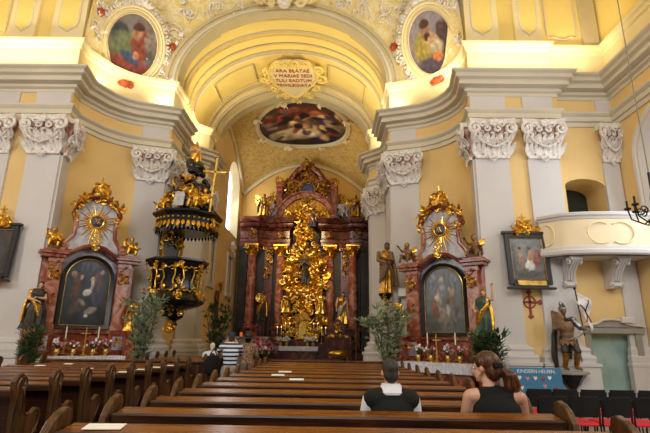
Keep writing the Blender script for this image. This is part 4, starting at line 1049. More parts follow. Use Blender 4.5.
    MB().tube([(a, -.05, b) for a, b in fr + fr[:1]], .014, 5).obj('gilt_edge', 'brass', P)
    return T
RB = [( -.1, .4, .18, .35, 10, '8A909A'), (-.3, .0, .16, .32, 15, '9C8E88'), (.3, -.05, .2, .32, -15, '7A5C54'), (-.5, -.3, .18, .3, 12, '84564C'), (.4, -.5, .3, .3, 0, '6E6A70'), (0, -.62, .4, .2, 5, '7A7468'), (-.1, .62, .08, .08, 0, 'C8A890'), (.28, .28, .08, .08, 0, 'B89880'), (-.4, .02, .09, .09, 0, 'C8A890'), (.5, .5, .25, .25, 0, '7C8490'), (-.55, .55, .2, .25, 0, '848C96'), (.2, -.35, .1, .2, 30, 'A49E98'), (-.28, .05, .06, .2, 20, 'BEB4AE'), (.45, .15, .2, .15, 20, '8A8478'), (-.1, -.4, .2, .14, -20, '8A827A'), (.6, -.25, .14, .24, 0, '66625E')]
LB = [(.22, .2, .07, .22, -25, 'B4B0AC'), (.05, .0, .2, .1, 10, 'BEB6AC'), (.5, .3, .2, .34, 10, '5A4A50'), (-.5, .1, .18, .45, -10, '5C3A34'), (-.35, -.45, .35, .2, 20, '4A4038'), (.3, -.55, .28, .1, 10, '8C8278'), (-.3, .42, .09, .09, 0, 'C0A088'), (.2, .4, .09, .09, 0, 'C8A890'), (.62, .62, .09, .09, 0, 'A88C78'), (-.65, .5, .12, .1, 0, 'A08470'), (.45, -.2, .2, .3, 40, '3A3E50'), (0, .75, .5, .2, 0, '4C5264'), (-.15, -.3, .2, .06, -30, '8E8478'), (.1, -.7, .1, .05, 0, 'D0C8BC')]
CR_, CL_ = (3.5, 13.78), (-7.34, 13.8)
AR = side_altar('right', CR_, -.66, painter('58605E', '7A828A', RB, 2.3))
AL = side_altar('left', CL_, .66, painter('1A1E26', '3A4254', LB, 5.1))
def onaltar(A, x, y, z): return A.matrix_basis @ Matrix.Translation((x, y, z))
bpy.context.view_layer.update()
# cloths on the altar tables
def cloth(A, label):
    T = thing('altar_cloth', label, 'altar cloth', mat=onaltar(A, 0, -.76, 1.002)); n = 60
    c = MB(); L, D = 1.08, .368
    c.b2(-L, L, -D, D, 0, .012); c.obj('top', 'white_linen', T, False)
    f_ = MB(); path = [(-L, D)] + [(-L, D - 2 * D * i / 12) for i in range(1, 13)] + [(-L + 2 * L * i / n, -D) for i in range(1, n + 1)] + [(L, -D + 2 * D * i / 12) for i in range(1, 13)]
    rg = []
    for i, (x, y) in enumerate(path):
        w = .012 * sin(i * 1.9); ox = -1 if x <= -L else (1 if x >= L else 0); oy = -1 if (y <= -D) else 0
        zb = -.24 - (.015 if i % 2 else 0)
        rg.append([(x, y, .012), (x + ox * (.01 + w), y + oy * (.01 + w), zb), (x + ox * (.003 + w), y + oy * (.003 + w), zb), (x * .995, y * .99, -.0)])
    f_.loft(rg); f_.obj('hanging_edge', 'lace', T, False)
cloth(AR, 'white lace-edged cloth over the right side altar table'); cloth(AL, 'white lace-edged cloth over the left side altar table')
# statues, cherubs and table furnishings
statue('gilded bust-like saint on a pale pedestal left of the right altar painting', onaltar(AR, -1.29, -.58, 1.722), .92, 'gold', 'goldbright', 'fleshdark', 'book', 3, 1.15, (.25, .16, 'greymarble'))
def staff(T, h, z0): MB().tube([(.2 * h, -.16 * h, z0), (.26 * h, -.15 * h, z0 + h * .95)], .014, 5).obj('staff', 'golddark', T)
statue('saint in green robe and golden mantle right of the right altar painting', onaltar(AR, 1.28, -.58, 1.722), 1.32, 'greencloth', 'gold', 'flesh', 'up', 7, 1.15, None, None, 'golddark', beard=True)
statue('dark robed monk with golden mantle left of the left altar painting', onaltar(AL, -1.28, -.58, 1.722), 1.3, 'darkcloth', 'gold', 'flesh', 'book', 11, 1.25, None, None, 'darkcloth')
statue('small gilded saint right of the left altar painting', onaltar(AL, 1.28, -.58, 1.722), .98, 'gold', 'golddark', 'fleshdark', 'book', 13, 1.2)
for A, s, lab in ((AR, -1, 'cherub seated on the left cornice end of the right altar'), (AR, 1, 'cherub seated on the right cornice end of the right altar'), (AL, -1, 'winged cherub on the left cornice end of the left altar'), (AL, 1, 'winged cherub on the right cornice end of the left altar')):
    cherub(lab, onaltar(A, s * 1.08, -.27, 4.035), .72 if A is AR else .66, s + 5, 'cherubs on the side altars', 'fleshdark' if A is AR else 'gold', 'golddark')
for A, sd in ((AR, 'right'), (AL, 'left')):
    cnr = lambda x, y, z: (onaltar(A, x, y, z)).translation
    for k, x in enumerate((-.42, .42)):
        candlestick('%s white candle before the %s altar painting' % ('left' if k == 0 else 'right', sd), cnr(x, -.5, 1.07), .42, 'candles on the side altars', 'brass', False, .32)
    for k, x in enumerate((-.62, -.22, .28, .62)):
        bouquet('pink and white flowers on the %s altar, %s from the left' % (sd, ORD[k]), cnr(x, -.72, 1.016), .2, .5, ['petalpink', 'petalwhite', 'petalred'] if k % 2 else ['petalpink', 'petalwhite'], 20 + k + (9 if sd == 'left' else 0), 'flower vases on the side altars', 'brass', n=18)
    T = thing('altar_cross', 'small brass standing cross in the middle of the %s altar' % sd, 'cross', mat=onaltar(A, .02, -.86, 1.016))
    MB().lathe([(.12, 0), (.12, .02), (.05, .06), (.02, .12), (.05, .18), (.02, .22), (.015, .3)], (0, 0, 0), 12).obj('foot', 'brass', T); g = MB(); g.b2(-.012, .012, -.012, .012, .28, .78); g.b2(-.13, .13, -.012, .012, .6, .625); g.obj('crucifix', 'brass', T, False)

# ================================================================== PULPIT
def zat(x, y, Y): return PY(x, y, Y).z
pc = Vector((-4.95, 14.75, 0)); PUL = thing('pulpit', 'black and gold baroque pulpit with canopy on the left pier', 'pulpit', pc)
zr, zb, zt = 4.22, 3.12, 1.95
def octring(r, z, n=8, bul=0, k=0): return (r, z)
body = [(.05, 1.75), (.12, 1.81), (.16, 1.95), (.12, 2.05), (.3, 2.15), (.34, 2.3), (.3, 2.4), (.5, 2.42), (.74, 2.5), (.88, 2.58), (.94, 2.66), (.86, 2.72), (.78, 2.84), (.73, 3.1), (.74, 3.45), (.82, 3.7), (.9, 3.8), (.96, 3.85), (1.0, 3.9), (1.0, 3.96), (.88, 3.98), (.82, 3.94), (.68, 3.4), (.62, 3.1), (0, 3.08)]
g = MB(); g.lathe(body, (0, 0, 0), 8, 1, 1, PI / 8); me = g.mesh('body', False); shade(me, 25); pb = link('body', me, 'black', PUL)
g = MB()
for k in range(8):
    a = k * PI / 4 - PI / 2 - .0; n = Vector((cos(a), sin(a), 0)); u = Vector((-sin(a), cos(a), 0))
    if n.y > .5: continue
    c = n * .74 + Vector((0, 0, 3.35)); P = [(-.17, -.36), (-.06, -.40), (0, -.36), (.1, -.42), (.19, -.34), (.14, -.1), (.2, .1), (.19, .3), (.08, .36), (0, .3), (-.1, .34), (-.19, .26), (-.13, 0), (-.2, -.16), (-.17, -.36)]
    g.tube([c + u * p + Vector((0, 0, q)) + n * (.02 + .05 * max(0, q)) for p, q in P], .022, 6)
    for p, q in ((-.17, -.34), (.19, -.34), (-.19, .27), (.19, .3)): gilt(g, c + u * p + Vector((0, 0, q)) + n * .04, u, (0, 0, 1), n, .14, .14, 4, k + 2, .07)
    g.obj('gilded_cartouche', 'gold', pb); g = MB()
    a2 = a + PI / 8; n2 = Vector((cos(a2), sin(a2), 0)); u2 = Vector((-sin(a2), cos(a2), 0))
    gilt(g, n2 * .9 + Vector((0, 0, 3.75)), u2, (0, 0, 1), n2, .14, .3, 9, k, .08); g.obj('gilded_mount', 'gold', pb); g = MB(); gilt(g, n2 * .88 + Vector((0, 0, 2.86)), u2, (0, 0, 1), n2, .2, .26, 10, k + 20, .09); g.obj('gilded_mount', 'gold', pb); g = MB(); gilt(g, n2 * .78 + Vector((0, 0, 3.3)), u2, (0, 0, 1), n2, .08, .3, 7, k + 50, .07); g.obj('gilded_mount', 'gold', pb); g = MB()
    gilt(g, n * .36 + Vector((0, 0, 2.34)), u, (0, 0, 1), n, .2, .26, 8, k + 30, .08); g.obj('gilded_mount', 'gold', pb); g = MB()
gilt(g, (0, -.14, 1.87), (1, 0, 0), (0, 0, 1), (0, -1, 0), .3, .36, 16, 99, .1); g.obj('gilded_pendant', 'gold', pb)
# back board between body and canopy, stair door and canopy
bk = Vector((-.45, .42, 0))
g = MB(); g.prism([(-.36, 3.9), (.36, 3.9), (.33, 4.2), (.38, 4.6), (.42, 4.85), (-.42, 4.85), (-.38, 4.6), (-.33, 4.2)], -.07, .07); o = g.obj('back_board', 'black', PUL, False, .01); o.location = bk; o.rotation_euler = (0, 0, .65)
g = MB(); 
for s in (-1, 1): g.tube([(s * .3, -.09, 4.0), (s * .27, -.1, 4.2), (s * .31, -.1, 4.6), (s * .35, -.1, 4.8)], .028, 6); gilt(g, (s * .3, -.1, 4.4), (1, 0, 0), (0, 0, 1), (0, -1, 0), .14, .7, 12, 5 + s, .09)
gilt(g, (0, -.1, 4.7), (1, 0, 0), (0, 0, 1), (0, -1, 0), .5, .3, 12, 8, .1); bo = g.obj('gilded_ornament', 'gold', o)
can = [(0, 5.62), (.75, 5.62), (.92, 5.7), (.96, 5.78), (1.0, 5.84), (1.0, 6.04), (1.08, 6.1), (1.14, 6.16), (1.14, 6.22), (1.0, 6.26), (.8, 6.3), (.5, 6.45), (0, 6.5)]
g = MB(); g.lathe(can, (.02, -.05, 0), 8, 1, 1, PI / 8); me = g.mesh('canopy', False); shade(me, 25); cn = link('canopy', me, 'black', PUL); cn.location = (.2, 0, -.75)
g = MB()
for i in range(40):
    a = 2 * PI * i / 40; r = 1.0; p = Vector((.02 + r * cos(a), -.05 + r * sin(a), 5.84)); n = Vector((cos(a), sin(a), 0))
    if n.y > .75: continue
    g.leaf(p + Vector((0, 0, .02)), (n.x * .1, n.y * .1, -1), n, .24 if i % 2 == 0 else .17, .13, .15, 3); g.ball(p + n * .03 + Vector((0, 0, .13)), .035, 6, 4)
g.obj('gilded_fringe', 'gold', cn)
g = MB()
for i in range(48):
    a = 2 * PI * i / 48; g.leaf((.02 + .98 * cos(a), -.05 + .98 * sin(a), 5.75), (0, 0, -1), (cos(a), sin(a), 0), .2, .1, .1, 2)
g.obj('tassels', 'black', cn)
# dark cloud mount on the canopy
g = MB(); rnd = random.Random(4)
for i in range(46):
    t = i / 45; r = .78 * (1 - t) ** .8 + .1; a = rnd.uniform(0, 2 * PI); s = rnd.uniform(.12, .26) * (1.1 - .4 * t)
    g.ball((.02 + r * cos(a) * .9, r * sin(a) * .8, 6.3 + 1.95 * t), (s, s * .9, s * .8), 8, 6)
link('cloud_mount', fuse(g, .05, 1), 'black', cn)
g = MB(); gilt(g, (.15, -.6, 6.65), (1, 0, 0), (0, 0, 1), (0, -1, 0), 1.3, .6, 34, 3, .15); g.obj('gilded_clouds', 'gold', cn); g = MB(); gilt(g, (.75, -.35, 6.0), (.7, -.7, 0), (0, 0, 1), (.7, .7, 0), .7, .8, 40, 4, .14); g.obj('gilded_clouds', 'gold', cn); g = MB(); gilt(g, (0, -.4, 7.3), (1, 0, 0), (0, 0, 1), (0, -1, 0), .6, .6, 12, 6, .12); g.obj('gilded_clouds', 'gold', cn)
g = MB(); g.prism([(-.17, 0), (.17, 0), (.17, .42), (.13, .5), (.05, .54), (0, .5), (-.05, .54), (-.13, .5), (-.17, .42)], -.03, .03); tb = g.obj('law_tablets', 'silver', cn, False, .01); tb.location = (-.1, -.86, 6.36); tb.rotation_euler = (-.2, 0, -.1)
g = MB()
for k in range(6): g.box((-.085 if k % 2 == 0 else .085, -.034, .1 + .14 * (k // 2)), (.11, .008, .02))
g.obj('tablet_lines', 'greydark', tb, False)
W = lambda x, y, z: (pc.x + .2 + x, pc.y + y, z - (.75 if z < 7.2 else .42))
statue('gilded saint standing on the peak of the pulpit canopy', W(.02, -.0, 7.62), 1.0, 'gold', 'goldbright', 'flesh', 'book', 21, 1.2, rz=.2)
for k, (x, y, z, hh, lab) in enumerate([(-.68, -.45, 6.28, .72, 'gilded cherub at the left rim of the pulpit canopy'), (.38, -.66, 6.34, .76, 'gilded cherub beside the stone tablets on the pulpit canopy'), (.66, -.52, 6.5, .62, 'gilded cherub below the golden cross on the pulpit canopy'), (-.28, -.42, 6.95, .6, 'dark cherub in the clouds under the pulpit saint')]):
    cherub(lab, W(x, y, z), hh, 30 + k, 'cherubs on the pulpit canopy', 'gold' if k < 3 else 'fleshdark', 'goldbright', .3 * (k - 1))
T = thing('golden_cross', 'tall slender golden cross leaning out from the pulpit canopy', 'cross', W(.86, -.6, 6.15)); T.rotation_euler = (0, .06, 0)
g = MB(); g.b2(-.035, .035, -.025, .025, 0, 1.95); g.b2(-.36, .36, -.025, .025, 1.42, 1.49); g.obj('cross', 'goldbright', T, False, .006)
for x, z in ((0, 1.98), (-.38, 1.455), (.38, 1.455)): MB().ball((x, 0, z), .05, 8, 6).obj('finial', 'gold', T)
# ================================================================== HIGH ALTAR
HY = 27.5; HC_ = Vector((-1.47, HY, 0))
HA = thing('high_altar', 'towering red marble high altar with gilded centre at the end of the chancel', 'altar', HC_)
def hx(px): return PY(px, 250, HY).x - HC_.x
def hz(py, px=308): return PY(px, py, HY).z
g = MB(); g.b2(-4.0, 3.95, -.35, .6, 0, .5); g.b2(-3.95, 3.9, -.2, .6, .5, .95); g.obj('podium', 'brownmarble', HA, False, .02)
MB().b2(-4.0, 3.95, .35, .55, .9, 8.7).obj('back_wall', 'darkmarble', HA, False)
COLX = [-3.22, -1.50, 1.50, 2.90]
for i, x in enumerate(COLX):
    inner = i in (1, 2); y = .02 if inner else -.18
    g = MB(); g.b2(x - .42, x + .42, y - .42, .34, .95, 1.1); g.b2(x - .36, x + .36, y - .36, .34, 1.1, 2.0); g.b2(x - .43, x + .43, y - .43, .34, 2.0, 2.14); g.obj('column_pedestal', 'brownmarble', HA, False, .015)
    g = MB(); gilt(g, (x, y - .38, 1.55), (1, 0, 0), (0, 0, 1), (0, -1, 0), .36, .5, 12, i, .12); g.obj('pedestal_mount', 'golddark', HA)
    MB().lathe([(.34, 2.14), (.34, 2.2), (.30, 2.24), (.33, 2.3), (.27, 2.36), (.27, 3.4), (.272, 4.2), (.245, 6.35), (.26, 6.38)], (x, y, 0), 20).obj('column', 'redmarble2', HA)
    c = MB(); c.lathe([(.25, 6.36), (.27, 6.4), (.24, 6.5), (.28, 6.85), (.40, 7.0)], (x, y, 0), 14); c.b2(x - .42, x + .42, y - .42, y + .3, 6.98, 7.05)
    for k in range(10): a = 2 * PI * k / 10; c.leaf((x + .24 * cos(a), y + .24 * sin(a), 6.42), (cos(a) * .3, sin(a) * .3, 1), (cos(a), sin(a), 0), .3, .17, .5, 4); c.leaf((x + .25 * cos(a + .3), y + .25 * sin(a + .3), 6.62), (cos(a + .3) * .4, sin(a + .3) * .4, 1), (cos(a + .3), sin(a + .3), 0), .34, .16, .6, 4)
    for s in (-1, 1): cscroll(c, (x + s * .3, y - .34, 6.88), (s, 0, 0), (0, 0, 1), (0, -1, 0), .13, 2.6, 1.3, .04, -s, 12)
    c.obj('column_capital', 'gold', HA)
for x in (hx(269), hx(345)):
    MB().b2(x - .26, x + .26, .1, .4, .95, 7.0).obj('back_pilaster', 'brownmarble', HA, False, .01)
    g = MB(); gilt(g, (x, .06, 5.9), (1, 0, 0), (0, 0, 1), (0, -1, 0), .36, 1.9, 40, int(x * 10) + 50, .13); g.obj('gilded_mount', 'golddark', HA); g = MB(); gilt(g, (x, .04, 6.8), (1, 0, 0), (0, 0, 1), (0, -1, 0), .6, .4, 14, 8, .13); g.obj('gilded_mount', 'golddark', HA)
for s, x in ((-1, -3.78), (1, 3.62)):
    g = MB(); g.b2(x - .26, x + .26, -.15, .4, .95, 7.0); g.b2(x - .3, x + .3, -.22, .4, 6.7, 7.0); g.obj('outer_pier', 'darkmarble', HA, False, .01)
# entablature, swinging back towards the middle
EP = [(0.0, 7.0), (.06, 7.0), (.06, 7.22), (.1, 7.24), (.1, 7.42), (.14, 7.46), (.02, 7.5), (.02, 7.95), (.12, 8.0), (.16, 8.1), (.3, 8.14), (.34, 8.24), (.34, 8.36), (.46, 8.4), (.52, 8.56), (.54, 8.7), (0.0, 8.74), (-.3, 8.74), (-.3, 7.0)]
for s in (-1, 1):
    pth = [(-4.02, -.1), (-3.55, -.1), (-3.5, -.3), (-2.95, -.3), (-2.7, -.12), (-2.3, .06), (-1.9, .02), (-1.5, -.1), (-1.0, -.14), (-.9, .1)]
    if s > 0: pth = [(-x * .965 + .02, y) for x, y in reversed(pth)]
    o = sweep([(x, y) for x, y in reversed(pth)], EP, 'entablature', 'brownmarble', HA) if False else None
    ns = mitre(pth); rg = []
    for p, n in zip(pth, ns): rg.append([(p[0] - n.x * o_, p[1] - n.y * o_, z) for o_, z in EP])
    mb = MB().loft(rg); me = mb.mesh('entablature', False); shade(me, 25); link('entablature', me, 'brownmarble', HA)
    g = MB(); gilt(g, (s * 3.2 - .05, -.42, 7.72), (1, 0, 0), (0, 0, 1), (0, -1, 0), .5, .3, 12, 2, .12); g.obj('frieze_mount', 'golddark', HA); g = MB(); gilt(g, (s * 1.5, -.2, 7.72), (1, 0, 0), (0, 0, 1), (0, -1, 0), .5, .3, 10, 4, .12); g.obj('frieze_mount', 'golddark', HA)
# attic storey
g = MB(); g.prism([(-2.7, 8.7), (2.7, 8.7), (2.55, 9.6), (2.0, 10.0), (1.95, 11.1), (1.25, 11.5), (.75, 12.2), (0, 12.7), (-.75, 12.2), (-1.25, 11.5), (-1.95, 11.1), (-2.0, 10.0), (-2.55, 9.6)], .2, .5); g.obj('attic_wall', 'brownmarble', HA, False, .02)
ar = [(1.75 * cos(PI * i / 24), 8.72 + 1.75 * sin(PI * i / 24) * .95) for i in range(25)]
g = MB(); g.loft([[(x * .86, -.1, 8.7 + (z - 8.7) * .86), (x, -.16, z), (x * 1.05, -.3, 8.72 + (z - 8.72) * 1.05), (x * 1.09, -.22, 8.72 + (z - 8.72) * 1.1), (x * 1.09, .25, 8.72 + (z - 8.72) * 1.1), (x * .86, .25, 8.7 + (z - 8.7) * .86)] for x, z in ar]); g.obj('arched_pediment', 'redmarble2', HA)
MB().prism([(1.5 * cos(PI * i / 20), 8.72 + 1.4 * sin(PI * i / 20)) for i in range(21)], .1, .22).obj('arch_field', 'golddark', HA, False)
for s in (-1, 1):
    g = MB(); g.b2(s * 1.72 - .17, s * 1.72 + .17, -.1, .3, 8.75, 10.9); g.b2(s * 1.72 - .25, s * 1.72 + .25, -.18, .3, 10.85, 11.1); g.b2(s * 1.72 - .23, s * 1.72 + .23, -.16, .3, 8.75, 8.95); g.obj('attic_pilaster', 'redmarble', HA, False, .015)
    g = MB(); cscroll(g, (s * 2.3, -.05, 9.25), (s, 0, 0), (0, 0, 1), (0, -1, 0), .42, 2.6, 1.2, .13, -s, 16); g.tube([(s * 2.7, -.05, 8.85), (s * 2.35, -.08, 9.1), (s * 2.05, -.08, 9.7)], [.2, .24, .12], 8); g.obj('attic_volute', 'greymarble', HA)
    g = MB(); gilt(g, (s * 1.0, .1, 10.9), (1, 0, -s * .7), (s * .7, 0, 1), (0, -1, 0), 1.7, .8, 60, 5 + s, .18); g.obj('gilded_festoon', 'golddark', HA); g = MB(); gilt(g, (s * 1.72, -.16, 11.25), (1, 0, 0), (0, 0, 1), (0, -1, 0), .55, .45, 18, 8 + s, .14); g.obj('gilded_finial', 'golddark', HA); g = MB(); gilt(g, (s * 2.2, .1, 10.2), (1, 0, 0), (0, 0, 1), (0, -1, 0), .35, .7, 18, 18 + s, .13); g.obj('gilded_mount', 'golddark', HA)
    g = MB(); g.tube([(s * .55, .0, 11.2), (s * .95, -.02, 11.35), (s * .8, .0, 11.75), (s * .42, .0, 12.05), (s * .3, 0, 12.45)], [.12, .16, .12, .12, .14], 8); g.obj('gable_scroll', 'redmarble', HA)
MB().lathe([(.0, 0), (.3, .02), (.4, .0), (.42, .05), (.46, .04)], (0, 0, 0), 24, 1, 1.25).obj('medallion', 'bluecloth', HA).matrix_basis = Matrix.Translation((0, .1, 10.75)) @ Matrix.Rotation(PI / 2, 4, 'X')
g = MB(); g.tube([(.48 * cos(a), .04, 10.75 + .6 * sin(a)) for a in [2 * PI * i / 28 for i in range(29)]], .06, 6); g.obj('gilded_frame', 'golddark', HA); g = MB(); gilt(g, (0, .02, 11.5), (1, 0, 0), (0, 0, 1), (0, -1, 0), .9, .6, 30, 40, .16); g.obj('gilded_crest', 'golddark', HA); g = MB(); gilt(g, (0, .02, 12.45), (1, 0, 0), (0, 0, 1), (0, -1, 0), .7, .75, 34, 41, .16, 'tri'); g.obj('gilded_crest', 'golddark', HA); g = MB(); gilt(g, (0, -.02, 10.2), (1, 0, 0), (0, 0, 1), (0, -1, 0), .8, .5, 20, 42, .15); g.obj('gilded_mount', 'golddark', HA)
# the gilded glory
g = MB(); rays(g, (.0, -.35, 8.75), (1, 0, 0), (0, 0, 1), (0, -1, 0), .3, 1.05, 26, 5); g.obj('glory_rays', 'goldbright', HA)
g = MB(); gilt(g, (0, -.5, 8.75), (1, 0, 0), (0, 0, 1), (0, -1, 0), 1.35, 1.4, 60, 50, .24); g.obj('gilded_clouds', 'gold', HA); g = MB(); gilt(g, (-.1, -.5, 7.6), (1, 0, 0), (0, 0, 1), (0, -1, 0), 1.1, 1.4, 70, 51, .22); g.obj('gilded_clouds', 'gold', HA)
g = MB(); gilt(g, (-.02, -.35, 5.2), (1, 0, 0), (0, 0, 1), (0, -1, 0), 2.7, 4.1, 300, 52, .23); gilt(g, (-.02, -.55, 4.6), (1, 0, 0), (0, 0, 1), (0, -1, 0), 2.0, 2.2, 110, 53, .24); g.obj('gilded_foliage', 'gold', HA)
g = MB(); rays(g, (0, -.25, 5.6), (1, 0, 0), (0, 0, 1), (0, -1, 0), .4, 1.7, 34, 6); g.obj('glory_rays', 'goldbright', HA)
g = MB(); rnd = random.Random(8)
for i in range(40): a = rnd.uniform(0, 2 * PI); r = rnd.uniform(.2, 1.25); s = rnd.uniform(.1, .2); g.ball((r * cos(a), -.55 - rnd.random() * .15, 4.9 + 1.5 * r * sin(a)), (s * 1.2, s, s), 8, 6)
link('cloud_puffs', fuse(g, .04, 1), 'goldbright', HA)
g = MB(); gilt(g, (0, -.62, 4.25), (1, 0, 0), (0, 0, 1), (0, -1, 0), 1.2, .5, 26, 61, .2); g.ball((-.16, -.75, 4.22), (.22, .14, .17), 10, 7); g.ball((.22, -.75, 4.22), (.22, .14, .17), 10, 7); g.obj('bright_cloud', 'goldbright', HA)
MB().b2(-1.25, 1.25, .05, .36, 2.2, 7.2).obj('dark_niche', 'darkmarble', HA, False)
# tabernacle zone
g = MB(); g.b2(-1.55, 1.4, -.75, .1, .5, 1.28); g.b2(-1.1, .95, -.7, .1, 1.28, 1.5); g.obj('altar_step', 'brownmarble', HA, False, .01)
g = MB(); g.b2(-.42, .42, -.85, -.1, 1.5, 2.55); g.prism([(-.5, 2.55), (.5, 2.55), (.4, 2.75), (.15, 2.95), (0, 3.0), (-.15, 2.95), (-.4, 2.75)], -.9, -.1); g.obj('tabernacle', 'golddark', HA, False, .01)
MB().prism(archpoly(-.2, .2, 1.55, 2.45, .2, 8), -.9, -.84).obj('tabernacle_door', 'goldbright', HA, False)
g = MB(); gilt(g, (-.42, -.8, 2.1), (1, 0, 0), (0, 0, 1), (0, -1, 0), .4, 1.3, 34, 70, .15); g.obj('tabernacle_ornament', 'gold', HA); g = MB(); gilt(g, (.42, -.8, 2.1), (1, 0, 0), (0, 0, 1), (0, -1, 0), .4, 1.3, 34, 71, .15); g.obj('tabernacle_ornament', 'gold', HA); g = MB(); gilt(g, (0, -.7, 3.2), (1, 0, 0), (0, 0, 1), (0, -1, 0), 1.1, .8, 46, 72, .18); g.obj('tabernacle_ornament', 'gold', HA); g = MB(); gilt(g, (0, -.72, 3.0), (1, 0, 0), (0, 0, 1), (0, -1, 0), .5, .3, 10, 73, .13)
g.obj('tabernacle_ornament', 'gold', HA)
for s in (-1, 1): g = MB(); gilt(g, (s * .95, -.45, 2.6), (1, 0, 0), (0, 0, 1), (0, -1, 0), .6, 1.0, 40, 74 + s, .17); g.obj('tabernacle_ornament', 'gold', HA); g = MB(); gilt(g, (s * .9, -.6, 1.9), (1, 0, 0), (0, 0, 1), (0, -1, 0), .5, .7, 26, 78 + s, .15); g.obj('tabernacle_ornament', 'gold', HA)
g = MB(); g.b2(-1.5, .85, -1.75, -.76, .5, 1.02); g.b2(-1.56, .91, -1.82, -.76, 1.02, 1.1); g.obj('mensa', 'brownmarble', HA, False, .01)
g = MB(); g.b2(-4.2, 3.9, -2.6, -.3, 0, .25); g.b2(-2.6, 2.2, -2.2, -.3, .25, .5); g.obj('altar_stair', 'brownmarble', HA, False, .01)
H3 = lambda x, y, z: (HC_.x + x, HC_.y + y, z)
T = thing('altar_cloth', 'white cloth hanging over the high altar table', 'altar cloth', H3(-.33, -1.29, 1.102))
g = MB(); g.b2(-1.24, 1.24, -.56, .5, 0, .02); g.obj('top', 'white_linen', T, False); g = MB(); g.loft([[(-1.24 + 2.48 * i / 40, -.57 - .012 * (i % 2), .02), (-1.24 + 2.48 * i / 40, -.585 - .012 * (i % 2), -.2), (-1.24 + 2.48 * i / 40, -.57, -.2), (-1.24 + 2.48 * i / 40, -.56, .0)] for i in range(41)]); g.obj('hanging_edge', 'lace', T, False)
# statues of the high altar
def roundel(T, h, z0): MB().lathe([(0, 0), (.1, .02), (.13, .0), (.24, .03), (.27, .0), (.27, -.03), (0, -.03)], (0, 0, 0), 20).obj('halo_disc', 'goldbright', T).matrix_basis = Matrix.Translation((-.05, -.3, z0 + h * .72)) @ Matrix.Rotation(PI / 2, 4, 'X')
MB().b2(hx(264.5) - .3, hx(264.5) + .3, -.45, .1, .95, 2.5).obj('statue_bracket', 'darkmarble', HA, False, .02); MB().b2(hx(342) - .3, hx(342) + .3, -.45, .1, .95, 2.4).obj('statue_bracket', 'darkmarble', HA, False, .02)
statue('saint holding a golden disc between the left columns of the high altar', H3(hx(264.5), -.28, 2.52), 1.8, 'darkcloth', 'gold', 'fleshdark', 'book', 41, .95, extra=roundel)
statue('gilded saint in silver and gold between the right columns of the high altar', H3(hx(342), -.2, 2.42), 1.85, 'gold', 'silver', 'flesh', 'down', 43, 1.05)
statue('golden kneeling-height saint left below the gilded glory', H3(-1.02, -.7, 3.0), 1.15, 'gold', 'goldbright', 'fleshdark', 'pray', 44, 1.3)
statue('golden saint in bright mantle right below the gilded glory', H3(.98, -.7, 2.95), 1.25, 'goldbright', 'gold', 'flesh', 'open', 45, 1.3)
statue('dark robed Madonna with golden crown in the middle of the gilded glory', H3(.05, -.72, 4.65), 1.75, 'darkcloth', 'darkcloth', 'fleshdark', 'pray', 46, .95, halo=.2)
statue('gilded figure in dark cloak high up in the clouds over the glory', H3(.42, -.75, 8.1), 1.0, 'bluecloth', 'gold', 'flesh', 'open', 47, 1.1)
for k, (px, lab) in enumerate(((262.5, 'standing angel with dark wings on the left end of the high altar entablature'), (354.5, 'standing angel with dark wings on the right end of the high altar entablature'))):
    statue(lab, H3(hx(px), -.66, 8.765), 1.42, 'golddark', 'darkcloth', 'fleshdark', 'open', 50 + k, 1.2, wings=True, name='angel_statue')
for k, (x, lab) in enumerate(((-2.35, 'cherub on the left volute above the high altar columns'), (2.35, 'cherub on the right volute above the high altar columns'))):
    cherub(lab, H3(x, -.5, 8.76), .85, 60 + k, 'cherubs on the high altar', 'greymarble' if k else 'fleshdark', 'golddark')
for k, (x, z, lab) in enumerate(((-1.05, 8.76, 'golden cherub left of the upper sunburst of the high altar'), (1.05, 8.76, 'golden cherub right of the upper sunburst of the high altar'))): cherub(lab, H3(x, -.62, z), .7, 64 + k, 'cherubs on the high altar', 'gold', 'goldbright')
for k, x in enumerate([-1.45, -1.22, -.99, -.76, .62, .85, 1.08, 1.31]):
    candlestick('brass candlestick with lit candle on the high altar, %s from the left' % ORD[k], H3(x, -.72 if abs(x) > 1.2 else -.74, 1.5 if -1.1 < x < .95 else 1.285), .5, 'candlesticks on the high altar', 'brass', True, .34)
for k, (x, z) in enumerate(((-1.2, 1.122), (-.85, 1.122), (.3, 1.122), (.62, 1.122))):
    bouquet('white flowers on the high altar table, %s from the left' % ORD[k], H3(x, -1.2, z), .24, .55, ['petalwhite'], 90 + k, 'flowers on the high altar table', 'brass', 'leafgrey', 22)
# left: shrine table with votive lights, flower bank; right: reliquary and gilded stool
T = thing('votive_stand', 'grey stone stand with red and orange votive lights left of the high altar', 'candle stand', (PY(246, 340, 24.2).x, 24.2, 0))
g = MB(); g.b2(-1.2, 1.1, -.4, .4, 0, 1.5); g.b2(-1.3, 1.2, -.46, .46, 1.5, 1.62); g.obj('stand', 'doorstone', T, False, .02)
for k in range(3):
    x = -.8 + .55 * k; q = MB().lathe([(.05, 0), (.07, .04), (.07, .18), (.065, .2), (.06, .05), (0, .04)], (x, -.1, 1.62), 10).obj('votive_glass', 'orangeglass' if k % 2 else 'redglass', T)
rnd = random.Random(12)
for k, (px, y, c, lab) in enumerate([(262, 22.6, 'petalred', 'large bank of red flowers left of the altar steps, nearest the striped man'), (270, 23.7, 'petalpink', 'bouquet of pink and red flowers beside the high altar table'), (255, 21.5, 'petalred', 'red and pink flowers beside the person in brown')]):
    bouquet(lab, (PY(px, 350, y).x, y, 0), .42, 1.5 if k != 2 else 1.7, [c, 'petalpink' if k else 'petalwhite'], 120 + k, 'flowers before the chancel', 'pot', 'leafdark', 46)
